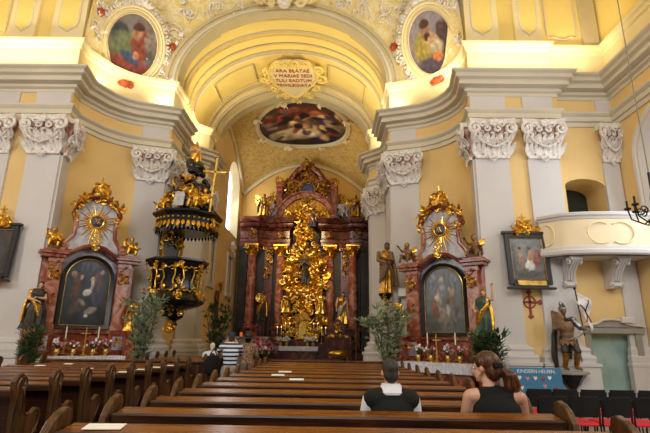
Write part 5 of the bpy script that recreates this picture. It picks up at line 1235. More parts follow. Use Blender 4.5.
bouquet('red rose bouquet on the right end of the votive stand', (PY(255, 333, 24.2).x, 24.2, 1.625), .3, .6, ['petalred'], 130, None, 'pot', 'leafdark', 22)
T = thing('gilded_stool', 'small gilded bench at the right foot of the high altar', 'bench', (PY(338.5, 352, 24.6).x, 24.6, .0))
g = MB(); g.ball((0, 0, .82), (.55, .25, .17), 14, 8); g.obj('cushion', 'gold', T)
for s in (-1, 1):
    for q in (-1, 1): MB().tube([(s * .42, q * .15, .72), (s * .5, q * .17, .4), (s * .42, q * .16, 0)], [.05, .035, .04], 6).obj('leg', 'golddark', T)
T = thing('reliquary_cabinet', 'dark cabinet with gilded ledge right of the high altar', 'cabinet', (PY(338, 345, 26.2).x, 26.45, .502))
g = MB(); g.b2(-.75, .75, -.3, .2, 0, 1.25); g.b2(-.82, .82, -.36, .2, 1.25, 1.33); g.prism([(-.5, 1.33), (.5, 1.33), (.36, 1.8), (.12, 2.1), (0, 2.15), (-.12, 2.1), (-.36, 1.8)], -.2, .15); g.obj('cabinet', 'brownmarble', T, False, .01); g = MB(); gilt(g, (0, -.38, 1.2), (1, 0, 0), (0, 0, 1), (0, -1, 0), 1.2, .16, 22, 3, .1); g.obj('gilded_ledge', 'gold', T); g = MB(); gilt(g, (0, -.22, 1.7), (1, 0, 0), (0, 0, 1), (0, -1, 0), .4, .5, 22, 4, .1); g.obj('gilded_mount', 'gold', T)
T = thing('processional_pole', 'slim wooden pole standing by the right column of the high altar', 'pole', (PY(356, 352, 25.6).x, 25.6, .25)); MB().lathe([(.12, 0), (.12, .03), (.03, .06), (.03, 2.5), (.06, 2.55), (0, 2.62)], (0, 0, 0), 10).obj('shaft', 'brass', T)
# ================================================================== PAINTINGS
def oval_medallion(label, px, py, sg, w, h, blobs, bg, seed):
    p, n = onpend(px, py, sg)
    tocam = (Vector((0, 0, HC)) - p).normalized(); n = (n * .75 + tocam * .45).normalized()
    T = thing('oval_medallion', label, 'painting', mat=facing(p + n * .22, n))
    link('canvas', canvas_mesh('canvas', w, h, 'oval', painter(bg[0], bg[1], blobs, seed, .22, .68), 70), 'canvas', T)
    E_ = lambda k, y: [(w / 2 * k * cos(a) if True else 0, y, h / 2 * k * sin(a)) for a in [2 * PI * i / 48 for i in range(49)]]
    kx = lambda d, y: [((w / 2 + d) * cos(2 * PI * i / 48), y, (h / 2 + d) * sin(2 * PI * i / 48)) for i in range(49)]
    g = MB(); prof = [(-.01, .02), (-.01, -.03), (.06, -.06), (.10, -.02), (.16, -.05), (.24, -.12), (.30, -.08), (.30, .2)]
    R = [kx(d, y) for d, y in prof]; g.loft([[R[j][i] for j in range(len(prof))] for i in range(49)], closed=False); g.obj('frame', 'cream', T)
    g = MB(); g.tube(kx(.02, -.05), .025, 5); g.tube(kx(.17, -.07), .02, 5); g.obj('frame_bead', 'archgrey', T)
    g = MB(); q = kx(.38, -.02)
    for i in range(48):
        a = 2 * PI * i / 48; cscroll(g, q[i], (cos(a), 0, sin(a)), (-sin(a), 0, cos(a)), (0, -1, 0), .13, 0, .8, .035, 1 if i % 2 else -1, 8)
    for k in range(6): g.leaf((-.1 + .04 * k, -.1, h / 2 + .32), (sin((k - 2.5) * .5), -.2, cos((k - 2.5) * .5)), (0, -1, 0), .28, .12, .2, 3)
    g.obj('stucco_wreath', 'stucco', T)
    g = MB(); g.ball((0, -.16, -h / 2 - .28), (.17, .1, .14), 10, 7)
    for s in (-1, 1): cscroll(g, (s * .16, -.14, -h / 2 - .28), (s, 0, 0), (0, 0, 1), (0, -1, 0), .14, 2, 1, .04, -s, 10)
    g.obj('terracotta_mask', 'redletter', T)
    return T
oval_medallion('oval painting of a figure in red and green, upper left above the cornice', 131.5, 46.5, -1, 1.72, 2.3, [(-.6, .3, .35, .3, 20, '3C3E48'), (-.35, -.1, .5, .5, -10, '6E7A56'), (.3, -.1, .3, .75, -12, '8E3E28'), (.0, -.75, .95, .42, 0, '7E2E1C'), (.0, -.4, .45, .16, -15, '38466A'), (.06, .1, .2, .2, 0, '8E3E28'), (.1, .42, .2, .24, 0, 'C08A68'), (.08, .62, .24, .14, 10, '5E3622'), (.7, .3, .3, .4, 0, '9A8C84'), (.2, -.25, .12, .12, 0, 'C08A68')], ('5E5450', '948A88'), 3.3)
oval_medallion('oval painting of a bearded figure in yellow, upper right above the cornice', 432, 43, 1, 1.6, 2.25, [(-.3, -.15, .5, .55, 15, 'B09A3E'), (.6, -.2, .3, .8, -20, '4A3230'), (.0, -.8, .95, .36, 0, '4E3E52'), (.1, -.05, .3, .35, 20, 'C8A878'), (.3, -.15, .28, .3, 20, 'C8B898'), (-.1, .38, .22, .24, 0, 'B8845E'), (-.1, .6, .24, .15, 0, '5A3624'), (-.08, .2, .16, .14, 0, '4A2E20'), (.25, -.5, .24, .16, 0, 'C87848'), (.1, .1, .16, .14, 0, 'C8986E'), (.55, .25, .2, .3, 0, '5A403C')], ('847480', 'B4AAB2'), 7.7)

# oval ceiling fresco following the chancel vault
cx, cy, ra, rb = -1.63, 24.25, 2.5, 2.15
def onv(x, y, d): return (x, y, vz(x, y) - d)
FB = [(-.5, .1, .3, .25, 0, '8A3A24'), (.1, -.1, .5, .3, 10, '9A5A34'), (.5, .1, .25, .3, 0, '3A3C58'), (-.2, -.5, .6, .25, 0, 'B09A70'), (.1, -.45, .3, .2, 0, 'D0C098'), (-.75, 0, .18, .3, 0, '24304A'), (.7, -.1, .16, .3, 30, 'A08060'), (.0, .5, .5, .25, 0, '6A3420'), (.45, -.7, .3, .12, 10, '1C2440'), (-.3, .6, .25, .15, 0, '9A5038'), (.3, .35, .2, .2, 0, 'B06A40')]
rnd = random.Random(17)
for k in range(46): a = rnd.uniform(0, 2 * PI); r = rnd.uniform(.1, .95); FB.append((r * cos(a), r * sin(a), rnd.uniform(.06, .2), rnd.uniform(.05, .14), rnd.uniform(0, 180), rnd.choice(['8A4A2C', '2A2438', 'B08A5C', '5A3A28', '1E1A22', 'C8AA78', '7A3020', '3A3A48', '6E5A44'])))
fp = painter('2E2220', '4A3226', FB, 9.1, .4); vs, fs, cs = [], [], []; nr, na = 30, 110
vs.append(onv(cx, cy, .05)); cs.append(fp(0, 0))
for i in range(1, nr + 1):
    for j in range(na):
        a = 2 * PI * j / na; u, v = i / nr * cos(a), i / nr * sin(a); vs.append(onv(cx + ra * u, cy + rb * v, .05)); cs.append(fp(u, -v))
for j in range(na): fs.append((0, 1 + j, 1 + (j + 1) % na))
for i in range(nr - 1):
    for j in range(na): a = 1 + i * na; k = (j + 1) % na; fs.append((a + j, a + na + j, a + na + k, a + k))
me = bpy.data.meshes.new('canvas'); me.from_pydata(vs, [], fs); me.color_attributes.new('Col', 'FLOAT_COLOR', 'POINT').data.foreach_set('color', [q for c in cs for q in (c[0], c[1], c[2], 1)])
T = thing('ceiling_fresco', 'dark oval fresco with figures on the chancel vault above the high altar', 'fresco'); link('canvas', me, 'canvas', T)
g = MB(); prof = [(0, .03), (.02, .12), (.1, .16), (.16, .1), (.22, .13), (.28, .02)]
g.loft([[onv(cx + (ra + d) * cos(2 * PI * j / 64), cy + (rb + d) * sin(2 * PI * j / 64), h_) for d, h_ in prof] for j in range(65)], closed=False); g.obj('frame', 'archgrey', T)
for j in range(8):
    g = MB(); a = 2 * PI * (j + .5) / 8; c = Vector(onv(cx + (ra + .2) * cos(a), cy + (rb + .2) * sin(a), .15)); gilt(g, c, (1, 0, 0), (0, 1, 0), (0, 0, -1), .5, .38, 14, j + 40, .13); g.obj('stucco_mount', 'cream', T)

# inscription cartouche on the chancel arch
Mc = Matrix(((1, 0, 0, AX + .06), (0, 0, -1, 19.75), (0, 1, 0, 13.72), (0, 0, 0, 1)))     # local z towards the nave, -y downwards
T = thing('inscription_cartouche', 'heart-shaped stucco cartouche with red Latin lettering on the chancel arch', 'cartouche', mat=Mc)
sh = [(-1.12, .95), (-.8, 1.3), (-.3, 1.42), (0, 1.36), (.3, 1.42), (.8, 1.3), (1.12, .95), (1.2, .4), (1.0, -.2), (.6, -.8), (.25, -1.3), (0, -1.48), (-.25, -1.3), (-.6, -.8), (-1.0, -.2), (-1.2, .4)]
MB().prism([(x * .95, z) for x, z in sh], -.05, .25).obj('shield', 'cream', T, False)
g = MB(); g.tube([(x * .97, -.06, z * 1.02) for x, z in sh + sh[:1]], .07, 7); g.obj('border', 'yellow_up', T)
g = MB()
for s in (-1, 1):
    for z, R_, x in ((.95, .3, 1.2), (.2, .34, 1.32), (-.6, .28, 1.0), (-1.2, .22, .55), (1.45, .24, .6)): cscroll(g, (s * x, -.04, z), (s, 0, 0), (0, 0, 1), (0, -1, 0), R_, 2.2, 1.1, .06, -s, 14); gilt(g, (s * x * 1.1, -.02, z), (1, 0, 0), (0, 0, 1), (0, -1, 0), .5, .5, 7, int(z * 10) + s * 3, .15)
gilt(g, (0, -.04, 1.62), (1, 0, 0), (0, 0, 1), (0, -1, 0), .7, .5, 16, 4, .16); gilt(g, (0, -.04, -1.7), (1, 0, 0), (0, 0, 1), (0, -1, 0), .5, .5, 10, 5, .14); g.obj('stucco_scrolls', 'yellow_up', T)
for k, s_ in enumerate(('ARA BEATAE', 'V MARIAE SEDI', 'TULI EADTUM', 'PRIVILEGIATA')): txt('lettering', s_, .36, 'redletter', T, (0, -.06, .92 - .42 * k), 'CENTER', .01, sx=.78)
# stucco crest on the crown of the chancel arch
T = thing('stucco_crest', 'white and gold stucco crest at the crown of the chancel arch', 'ornament', (AX, 15.18, 14.28))
g = MB(); gilt(g, (0, -.1, .1), (1, 0, 0), (0, 0, 1), (0, -1, 0), 2.4, .55, 80, 9, .18); g.obj('stucco', 'cream', T)
g = MB(); g.prism([(.26 * cos(2 * PI * i / 20), .05 + .28 * sin(2 * PI * i / 20)) for i in range(20)], -.3, -.05); g.obj('shield', 'stucco', T, False)

# wall paintings in black frames
def framed(label, mat, w, h, paint, crest, plaque=True):
    T = thing('framed_painting', label, 'painting', mat=mat)
    link('canvas', canvas_mesh('canvas', w, h, 'rect', paint, 44), 'canvas', T)
    g = MB(); d = .13
    for a, b, c, e in ((-w / 2 - d, -w / 2, -h / 2 - d, h / 2 + d), (w / 2, w / 2 + d, -h / 2 - d, h / 2 + d), (-w / 2, w / 2, h / 2, h / 2 + d), (-w / 2, w / 2, -h / 2 - d - .1, -h / 2)): g.b2(a, b, -.07, .05, c, e)
    g.b2(-w / 2 - d - .07, w / 2 + d + .07, -.09, .05, h / 2 + d - .02, h / 2 + d + .06); g.b2(-w / 2 - d - .07, w / 2 + d + .07, -.09, .05, -h / 2 - d - .13, -h / 2 - d - .07); g.obj('frame', 'frame', T, False, .012)
    g = MB(); P = [(-w / 2, -h / 2), (w / 2, -h / 2), (w / 2, h / 2), (-w / 2, h / 2), (-w / 2, -h / 2)]; g.tube([(x, -.03, z) for x, z in P], .02, 5); g.obj('gilt_edge', 'brass', T)
    if plaque:
        p = MB(); p.b2(-w * .42, w * .42, -.1, -.06, -h / 2 - .16, -h / 2 - .03); p.obj('plaque', 'brass', T, False)
    g = MB(); gilt(g, (0, -.03, h / 2 + d + .22), (1, 0, 0), (0, 0, 1), (0, -1, 0), w * .95, .4, 40, crest, .11, 'tri'); gilt(g, (0, -.03, h / 2 + d + .12), (1, 0, 0), (0, 0, 1), (0, -1, 0), w * .8, .16, 22, crest + 1, .09)
    g.b2(-.02, .02, -.03, .01, h / 2 + d + .3, h / 2 + d + .62); g.b2(-.1, .1, -.03, .01, h / 2 + d + .48, h / 2 + d + .52); g.ball((0, -.08, h / 2 + d + .2), (.1, .05, .1), 10, 7); g.obj('gilded_crest', 'gold', T)
    return T
p = PY(527.5, 259, 12.72); tilt = Matrix.Rotation(-.07, 4, 'X')
framed('black-framed painting of standing figures between the right wall pilasters', Matrix.Translation((p.x, 12.72, p.z)) @ Matrix.Rotation(.04, 4, 'Z') @ tilt, .94, 1.2, painter('5A5654', '848A8C', [(-.4, .05, .14, .5, 0, 'A8805E'), (-.42, .52, .09, .09, 0, '4A342A'), (.2, .1, .16, .42, 0, 'A8805E'), (.15, .5, .1, .1, 0, '4A342A'), (.62, .1, .2, .5, 0, '8A5A50'), (.1, -.35, .3, .28, 20, 'C8C8C4'), (-.1, -.7, .8, .2, 0, '4A4C44'), (.45, -.15, .14, .12, 0, '8A3A30'), (-.85, 0, .2, .8, 0, '5E5C58'), (0, -.3, .1, .3, 0, 'D0C8C0')], 11.3), 31)
p = PY(4, 251, 12.72)
framed('black-framed painting on the left wall at the edge of the photo', Matrix.Translation((p.x - .3, 12.72, p.z)) @ Matrix.Rotation(-.04, 4, 'Z') @ tilt, .95, 1.25, painter('2A2826', '46423C', [(.0, -.1, .35, .6, 0, '5A4A40'), (.1, .4, .14, .14, 0, 'A08870'), (-.4, -.4, .3, .3, 0, '6A4A38'), (.5, -.2, .2, .5, 10, '3A4048')], 13.9), 37)
# consecration cross painted as a raised cross on the yellow wall strip
p = PY(530.5, 302, 12.93); T = thing('wall_cross', 'red cross in a circle on the yellow strip below the painting', 'cross', (p.x, 12.985, p.z))
g = MB(); g.b2(-.03, .03, -.015, .01, -.36, .24); g.b2(-.26, .26, -.015, .01, -.03, .03)
for x, z in ((0, .26), (-.27, 0), (.27, 0), (0, -.38)):
    for k in range(3): a = math.atan2(z, x) + (k - 1) * 1.2; g.ball((x + .04 * cos(a), -.008, z + .04 * sin(a)), (.04, .012, .04), 8, 5)
g.obj('cross', 'redcross', T, False); g = MB(); g.tube([(.16 * cos(a), -.005, .16 * sin(a)) for a in [2 * PI * i / 28 for i in range(29)]], .02, 5); g.obj('ring', 'redcross', T)

# ================================================================== BALCONY
T = thing('balcony', 'cream balcony with moulded grey coping on two scrolled brackets, right wall', 'balcony', (0, 0, 0))
bp = [(6.02, 12.78), (6.42, 12.38), (6.55, 12.3), (7.0, 12.18), (7.6, 12.12), (8.3, 12.12), (8.88, 12.2)]
def bsw(prof, name, mat): 
    ns = mitre(list(reversed(bp))); rg = []
    for q, n in zip(reversed(bp), ns): rg.append([(q[0] - n.x * -o_, q[1] - n.y * -o_, z) for o_, z in prof])
    me = MB().loft(rg).mesh(name, False); shade(me, 25); return link(name, me, mat, T)
zt_ = 5.0; zb_ = 3.98
bsw([(-.12, zb_ + .1), (0, zb_ + .1), (0, zt_ - .1), (-.12, zt_ - .1)], 'parapet', 'cream2')
bsw([(-.16, zt_ - .12), (.03, zt_ - .12), (.06, zt_ - .06), (.12, zt_ - .03), (.13, zt_ + .03), (.1, zt_ + .06), (-.16, zt_ + .06)], 'coping', 'grey')
bsw([(-.16, zb_ - .1), (.05, zb_ - .1), (.10, zb_ - .06), (.11, zb_ + .02), (.05, zb_ + .06), (.04, zb_ + .13), (.01, zb_ + .17), (-.16, zb_ + .17)], 'base_moulding', 'grey')
MB().prism(bp + [(8.86, 13.18), (7.1, 13.18), (7.1, 12.9)], zb_ - .1, zb_ + .05, 'xy').obj('floor_slab', 'grey', T, False)
g = MB(); E1 = [(7.48 + .36 * cos(a) - .2, 12.1, 4.3 + .36 * sin(a)) for a in [.7 + (2 * PI - 1.4) * i / 24 for i in range(25)]]; E2 = [(7.98 - .36 * cos(a) + .1, 12.1, 4.3 + .36 * sin(a)) for a in [.7 + (2 * PI - 1.4) * i / 24 for i in range(25)]]
P = [(7.34 + .34 * cos(a), 12.09, 4.28 + .3 * sin(a) + .2) for a in [.9 + (2 * PI - 1.8) * i / 24 for i in range(25)]]; Q = [(7.92 - .34 * cos(a), 12.09, 4.28 + .3 * sin(a) + .2) for a in [-.9 - (2 * PI - 1.8) * i / 24 for i in range(25)]]
g.tube(P, .02, 5); g.obj('panel_moulding', 'cream', T); g = MB(); g.tube(Q, .02, 5); g.obj('panel_moulding', 'cream', T); g = MB(); u = Vector((.53, -.85, 0)).normalized(); c = Vector((6.2, 12.67, 4.48)) + Vector((-.05, -.03, 0)); d = Vector((.44, -.7, 0)).normalized()
g.tube([c + d * (.22 * cos(a)) + Vector((0, 0, .3 * sin(a))) for a in [2 * PI * i / 24 for i in range(25)]], .02, 5); g.obj('panel_moulding', 'cream', T)
for x in (6.75, 8.05):
    g = MB(); g.loft([[(x + s, y, z) for s in (-.13, .13) for y, z in ()] or [(x - .13, y0, z), (x + .13, y0, z), (x + .13, 13.19 if x > 7 else 12.91, z), (x - .13, 13.19 if x > 7 else 12.91, z)] for y0, z in ((12.35, zb_ - .1), (12.34, zb_ - .2), (12.5, zb_ - .28), (12.72, zb_ - .5), (12.82, zb_ - .75), (12.8, zb_ - .86), (12.86, zb_ - .9), (12.9, zb_ - .92))])
    for s in (-1, 1): cscroll(g, (x + s * .13, 12.47, zb_ - .22), (0, -1, 0), (0, 0, 1), (s, 0, 0), .14, 0, 1.3, .04, 1, 14); cscroll(g, (x + s * .13, 12.85, zb_ - .82), (0, -1, 0), (0, 0, 1), (s, 0, 0), .1, 0, 1.3, .03, -1, 12)
    for s in (-.07, 0, .07): g.tube([(x + s, 12.33, zb_ - .15), (x + s, 12.44, zb_ - .28), (x + s, 12.66, zb_ - .48), (x + s, 12.77, zb_ - .72)], .03, 6)
    g.obj('scroll_bracket', 'grey', T)

# ================================================================== SOLDIER STATUE, BOARD AND SMALL THINGS ON THE RIGHT
bx = PY(573, 372, 12.45); z0 = .86
T = thing('console_bracket', 'dark tapering bracket with pale top edge under the soldier statue', 'bracket', (bx.x, 12.55, 0))
g = MB(); g.lathe([(.02, .3), (.07, .34), (.1, .42), (.16, .48), (.2, .52), (.28, .66), (.32, .7), (.38, .78)], (0, 0, 0), 8, 1, .9, PI / 8); g.obj('bracket', 'black', T, False); g = MB(); g.lathe([(.38, .78), (.44, .79), (.44, .84), (.4, .858)], (0, 0, 0), 8, 1, .9, PI / 8); g.obj('top_edge', 'doorstone', T, False); MB().b2(-.07, .07, .1, .43, .2, .8).obj('wall_post', 'doorstone', T, False)
def sold(T, h, z0):
    g = MB(); g.ball((0, -.02, h * .62), (h * .12, h * .095, h * .14), 12, 9); g.ball((0, -.02, h * .52), (h * .10, h * .085, h * .09), 12, 8)
    for i in range(7): a = -PI + PI * i / 6; g.leaf((h * .1 * cos(a), h * .08 * sin(a) - .01, h * .47), (cos(a) * .3, sin(a) * .3, -1), (cos(a), sin(a), 0), h * .13, h * .07, .1, 3)
    g.obj('breastplate', 'fleshdark', T)
soldier = None
def soldier_statue(label, loc, h):
    T = thing('soldier_statue', label, 'statue', loc, .1); b = MB()
    for s, kx, ky, ax in ((-1, -.09, -.04, -.1), (1, .1, -.1, .13)):
        b.cone2((s * h * .05, 0, h * .46), h * .055, (kx * h * .9, ky * h, h * .26), h * .04, 10); b.cone2((kx * h * .9, ky * h, h * .26), h * .042, (ax * h * .8, -.0, h * .05), h * .026, 10); b.cone2((ax * h * .8, 0, h * .03), h * .025, (ax * h * .9, -h * .1, h * .015), h * .02, 8)
    b.ball((0, 0, h * .6), (h * .1, h * .08, h * .15), 12, 9); b.ball((0, 0, h * .48), (h * .09, h * .08, h * .08), 12, 8)
    q, R = headshape(b, Vector((-.02 * h, -.015 * h, h * .87)), PI - .4, h / 1.72); b.cone2((0, 0, h * .74), h * .036, (-.02 * h, -.0, h * .82), h * .032, 8)
    for s, e, w in ((-1, (-.2, -.08, .62), (-.24, -.12, .74)), (1, (.2, -.07, .62), (.2, -.2, .60))):
        e = Vector(e) * h; w = Vector(w) * h; b.cone2((s * h * .12, 0, h * .73), h * .04, e, h * .034, 8); b.cone2(e, h * .034, w, h * .022, 8); hand(b, w, w - e, (0, -1, .4), s)
    link('figure', fuse(b, .013, 2, .4), 'fleshdark', T); sold(T, h, 0)
    for s, e, w in ((-1, (-.2, -.08, .62), (-.24, -.12, .74)), (1, (.2, -.07, .62), (.2, -.2, .60))):
        e = Vector(e) * h; w = Vector(w) * h; g = MB(); g.cone2((s * h * .12, 0, h * .73), h * .05, e, h * .042, 9); g.cone2(e, h * .042, e.lerp(w, .75), h * .03, 9); g.ball((s * h * .125, 0, h * .745), (h * .06, h * .06, h * .05), 10, 7); g.obj('arm_plate', 'steel', T)
    for s, kx, ky in ((-1, -.09, -.04), (1, .1, -.1)): g = MB(); g.cone2((s * h * .05, 0, h * .46), h * .063, (kx * h * .9, ky * h, h * .27), h * .048, 10); g.obj('hose', 'darkcloth', T)
    g = MB(); H = Vector((-.02 * h, -.0, h * .885)); g.ball(H + Vector((0, .0, .02 * h)), (h * .058, h * .068, h * .052), 12, 8); g.tube([H + Vector((0, .06 * h, .02 * h)), H + Vector((0, .03 * h, .09 * h)), H + Vector((0, -.03 * h, .09 * h)), H + Vector((.0, -.08 * h, .05 * h))], [h * .012, h * .02, h * .022, h * .01], 7)
    for k in range(5): g.leaf(H + Vector((0, (.05 - .02 * k) * h, .06 * h)), (.3 - .15 * k, .2, 1), (0, 1, 0), h * .09, h * .05, .3, 3)
    g.obj('helmet', 'steel', T)
    g = MB(); g.tube([(-.08 * h, .08 * h, h * .75), (-.14 * h, .1 * h, h * .5), (-.17 * h, .1 * h, h * .2), (-.15 * h, .09 * h, h * .03)], [h * .05, h * .08, h * .09, h * .06], 8, .5); g.tube([(.08 * h, .08 * h, h * .75), (.12 * h, .12 * h, h * .5), (.1 * h, .12 * h, h * .15)], [h * .05, h * .08, h * .06], 8, .5); g.tube([(-.12 * h, .02, h * .76), (0, -.08 * h, h * .74), (.12 * h, .02, h * .76)], h * .03, 7); link('cloak', fuse(g, .025, 2), 'darkcloth', T)
    g = MB()
    for k in range(6): g.tube([(-.27 * h, -.1 * h, h * (.6 + .05 * k)), (-.2 * h, -.17 * h, h * (.62 + .04 * k)), (-.13 * h, -.15 * h, h * (.6 + .035 * k))], h * .03, 6)
    link('drum_shield', fuse(g, .02, 2), 'fleshdark', T)
    g = MB(); g.tube([(-.06 * h, -.12 * h, h * .43), (.12 * h, -.14 * h, h * .5), (.24 * h, -.1 * h, h * .56)], h * .012, 6); g.tube([(.15 * h, -.02, h * .46), (.22 * h, .03 * h, h * .12)], h * .013, 6); g.obj('sword', 'steel', T)
    for s, kx, ax in ((-1, -.09, -.1), (1, .1, .13)): g = MB(); g.tube([(ax * h * .8, -.0, h * .05), (kx * h * .9, -.07 * h, h * .24)], [h * .035, h * .05], 8); g.obj('greave', 'golddark', T)
    return T
S_ = soldier_statue('wooden soldier saint in helmet and armour standing on the dark bracket by the door', (bx.x - .03, 12.5, .89), 1.72)
T = thing('banner', 'white banner with dark cross on a slim pole held by the soldier statue', 'flag', (bx.x + .42, 12.48, 1.75)); g = MB(); g.tube([(0.02, 0, 0), (-.08, .02, 1.22)], .016, 6); g.ball((-.085, .02, 1.25), .04, 8, 6); g.obj('pole', 'iron', T)
rg = []
for i in range(13):
    t = i / 12; rg.append([(-.06 + .36 * (1 - (1 - t) ** 2) * (1 - .25 * j / 8) + .03 * sin(j * 1.2), .03 + .05 * sin(t * 6 + j * .8), 1.15 - .78 * t ** 1.1 * (.35 + .65 * j / 8) - .5 * j / 8 * (1 - t * .35)) for j in range(9)])
g = MB(); g.loft(rg, closed=False, caps=False); o = g.obj('cloth', 'flag', T); so = o.modifiers.new('solid', 'SOLIDIFY'); so.thickness = .012
g = MB(); g.tube([Vector(r[5]) + Vector((0, -.012, 0)) for r in rg[1:]], .018, 5); g.tube([Vector(q) + Vector((0, -.012, 0)) for q in rg[6][1:]], .018, 5); g.obj('cross_stripe', 'brownmarble', T)
# blue notice board
b0 = PY(512, 369, 12.2); T = thing('notice_board', 'blue notice board with white heading and paper hearts behind the chairs', 'notice board', (5.3, 12.28, 0)); T.rotation_euler = (-.03, 0, 0)
MB().b2(-.66, .66, -.015, .015, .3, .94).obj('board', 'board', T, False); g = MB()
for s in (-.5, .5): g.b2(s - .025, s + .025, .016, .05, 0, .9)
g.obj('stand', 'woodend', T, False); txt('lettering', 'KINDERN HELFEN.', .125, 'whiteletter', T, (.02, -.018, .85), 'CENTER', .003, sx=.95)
rnd = random.Random(5)
for k, (x, z) in enumerate([(-.42, .7), (-.22, .68), (-.02, .69), (.18, .66), (.34, .7), (.2, .5), (-.38, .46), (.48, .44)]):
    c, s = ('whiteletter', 'petalpink', 'cream', 'petalred')[k % 4], .055; P = [(0, -1.0), (.75, -.1), (.9, .4), (.6, .8), (.2, .75), (0, .45), (-.2, .75), (-.6, .8), (-.9, .4), (-.75, -.1)]
    MB().prism([(x + s * a, z + s * b) for a, b in P], -.022, -.016).obj('paper_heart', c, T, False)
# white box above the door, small square sign on the pier, chandelier
p = PY(628, 320, 13.0); T = thing('wall_speaker', 'small white box on the wall right above the pale doorway', 'speaker box', (p.x, 13.06, p.z)); MB().box((0, 0, 0), (.34, .16, .16)).obj('case', 'speaker', T, False, .015); MB().box((0, -.082, 0), (.28, .008, .1)).obj('grille', 'grey', T, False); MB().box((0, .1, 0), (.06, .08, .06)).obj('mount', 'iron', T, False)
p = PY(403, 292, 15.15); T = thing('square_sign', 'small white square plate on the pilaster left of the right altar', 'plate', (p.x, 15.22, p.z), -.31); MB().box((0, 0, 0), (.3, .03, .26)).obj('plate', 'paper', T, False, .006); MB().box((0, .02, 0), (.2, .02, .18)).obj('mount', 'grey', T, False)
p = PY(640, 206, 8.6)
T = thing('chandelier', 'dark wrought iron chandelier with candles at the right edge', 'chandelier', (p.x + .28, 8.6, 0)); zc_ = p.z
MB().lathe([(.02, -.35), (.05, -.3), (.08, -.15), (.04, 0), (.06, .15), (.025, .3), (.025, .7)], (0, 0, zc_), 10).obj('stem', 'iron', T)
MB().tube([(0, 0, zc_ + .7), (0, 0, 12), (0, 0, 16.6)], .012, 5).obj('cord', 'rope', T)
for k in range(8):
    a = 2 * PI * k / 8 + .2; c_, s_ = cos(a), sin(a); am = MB().tube([(c_ * .04, s_ * .04, zc_ - .2), (c_ * .2, s_ * .2, zc_ - .34), (c_ * .4, s_ * .4, zc_ - .22), (c_ * .44, s_ * .44, zc_ - .02)], .016, 6); cscroll(am, (c_ * .24, s_ * .24, zc_ - .1), (c_, s_, 0), (0, 0, 1), (-s_, c_, 0), .1, 0, 1.1, .012, 1, 10); o = am.obj('arm', 'iron', T)
    MB().lathe([(.0, 0), (.06, .02), (.065, .05), (.02, .04), (.02, .2), (0, .2)], (c_ * .44, s_ * .44, zc_ - .03), 8).obj('candle_cup', 'iron', o)
# saint on a bracket on the chancel pier, right
p = PY(386.5, 293, 15.0); T = thing('console_bracket', 'dark carved bracket on the right chancel pier under the standing saint', 'bracket', (p.x, 15.2, p.z)); MB().lathe([(.02, -.42), (.06, -.36), (.12, -.3), (.1, -.24), (.2, -.1), (.24, -.04), (.24, 0)], (0, 0, 0), 8, 1, .9).obj('bracket', 'black', T, False); g = MB(); gilt(g, (0, -.16, -.16), (1, 0, 0), (0, 0, 1), (0, -1, 0), .3, .3, 12, 4, .08); g.obj('gilded_mount', 'golddark', T); MB().b2(-.08, .08, .15, .42, -.2, 0).obj('wall_fixing', 'black', T, False)
statue('tall saint with golden robe on the bracket of the right chancel pier', (p.x, 15.18, p.z + .015), 1.72, 'golddark', 'fleshdark', 'fleshdark', 'book', 71, .66)
# dark crucifix-like relief with gold mounts by the left chancel wall
p = PY(222, 300, 18.6); T = thing('wall_panel', 'dark vertical panel with gilded tip beside the left chancel trees', 'panel', (-5.58, 23.0, 2.9)); MB().b2(-.05, .05, -.22, .22, -.9, .9).obj('panel', 'brownmarble', T, False, .01); g = MB(); gilt(g, (.06, 0, 1.05), (0, 1, 0), (0, 0, 1), (1, 0, 0), .4, .4, 24, 6, .12); g.obj('gilded_mount', 'golddark', T)

# ================================================================== GREENERY
potted_tree('tall thin-leaved potted tree below the pulpit, left of the pier', (PY(143, 330, 12.05).x, 12.05, 0), 2.75, 1.5, 'leafgrey', 3, 300)
potted_tree('tall potted tree left of the right side altar', (PY(388, 335, 13.45).x, 13.45, 0), 2.75, 1.35, 'leafgrey', 5, 300, lw=.19)
potted_tree('dark potted tree by the left chancel wall behind the white-haired man', (PY(216, 330, 17.6).x, 17.6, 0), 3.0, .95, 'leafdark', 7, 330)
potted_tree('low dark green bush right of the right side altar', (PY(486, 350, 11.55).x, 11.55, 0), 1.8, .85, 'leafdark', 9, 380, name='potted_bush', lw=.2)
potted_tree('low dark green bush left of the left side altar', (PY(30, 350, 11.75).x, 11.75, 0), 1.8, .55, 'leafdark', 11, 200, name='potted_bush')
# ================================================================== LIGHT
def area(name, loc, target, sx, sy, W, col, spread=180):
    l = bpy.data.lights.new(name, 'AREA'); l.shape = 'RECTANGLE'; l.size = sx; l.size_y = sy; l.energy = W; l.color = col; l.spread = math.radians(spread)
    o = bpy.data.objects.new(name, l); COL.objects.link(o); o.location = loc
    o.rotation_euler = (Vector(target) - Vector(loc)).to_track_quat('-Z', 'Y').to_euler(); return o
def spot(name, loc, target, W, col, ang=60, r=.2):
    l = bpy.data.lights.new(name, 'SPOT'); l.energy = W; l.color = col; l.spot_size = math.radians(ang); l.spot_blend = .8; l.shadow_soft_size = r
    o = bpy.data.objects.new(name, l); COL.objects.link(o); o.location = loc
    o.rotation_euler = (Vector(target) - Vector(loc)).to_track_quat('-Z', 'Y').to_euler(); return o
DAY = (.90, .95, 1.0); WARM = (1.0, .86, .56); LAMP = (1.0, .70, .36)
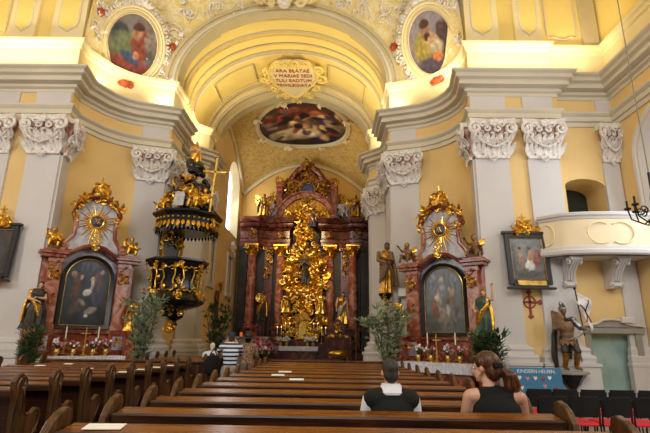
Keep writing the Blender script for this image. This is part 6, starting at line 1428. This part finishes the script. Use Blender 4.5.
# seen nave window, stand-ins for unseen side windows, and an added rear fill
area('window_and_fill_light', (8.8, 10.6, 5.8), (0, 10.0, 3.5), 2.4, 3.6, 90, DAY)
area('window_and_fill_light', (8.6, 2.5, 6.5), (-6, 12, 4.5), 3, 4.5, 420, DAY)
area('window_and_fill_light', (-12.4, 4.0, 6.5), (3, 13, 4.5), 3, 4.5, 480, DAY)
area('window_and_fill_light', (-2, -6.5, 12), (-2, 13, 6), 9, 5, 1250, (1.0, .97, .93))  # large fill lamp added behind the camera; no window is built there
# daylight through the chancel window
area('window_and_fill_light', (-6.0, 25.7, 9.6), (0, 25.7, 6.5), 2.2, 3.4, 160, DAY)
# lamps standing on the cornices, throwing their light up to the vaults
def cornice_lamp(p, tg, L, W): area('cornice_lamp', p, tg, L, .25, W, WARM, 125)
for sg in (1, -1):
    X = (lambda x: x) if sg > 0 else (lambda x: mx(x) - .1)
    cornice_lamp((X(6.4), 12.5, 9.86), (X(6.4), 13.4, 15.5), 4.0, 62)
    cornice_lamp((X(3.75), 13.9, 9.86), (X(3.5), 15.0, 14.5), 1.6, 36)
    cornice_lamp((X(2.2), 15.15, 9.86), (X(2.2), 16.2, 13.5), 1.0, 16)
    cornice_lamp((X(2.0), 17.8, 9.86), (X(.3), 18.2, 13.5), 2.6, 75)
# picture spots trained on the high altar
spot('altar_spot', (AX + 3.2, 17.8, 9.9), (-1.4, 27.0, 6.0), 1400, LAMP, 38)
spot('altar_spot', (AX - 3.2, 17.8, 9.9), (-1.4, 27.0, 6.0), 1400, LAMP, 38)
spot('altar_spot', (1.2, 22.5, 9.6), (-1.4, 26.5, 13.2), 260, LAMP, 110)
w = bpy.data.worlds.new('World'); S.world = w; w.use_nodes = True
bg = w.node_tree.nodes['Background']; bg.inputs[0].default_value = (1, .98, .96, 1); bg.inputs[1].default_value = .17
S.view_settings.view_transform = 'Standard'; S.view_settings.look = 'None'; S.view_settings.gamma = 1; S.view_settings.use_curve_mapping = False
S.view_settings.exposure = 0.0
S.cycles.use_denoising = True
S.cycles.max_bounces = 6; S.cycles.diffuse_bounces = 4; S.cycles.glossy_bounces = 3
S.cycles.sample_clamp_indirect = 6
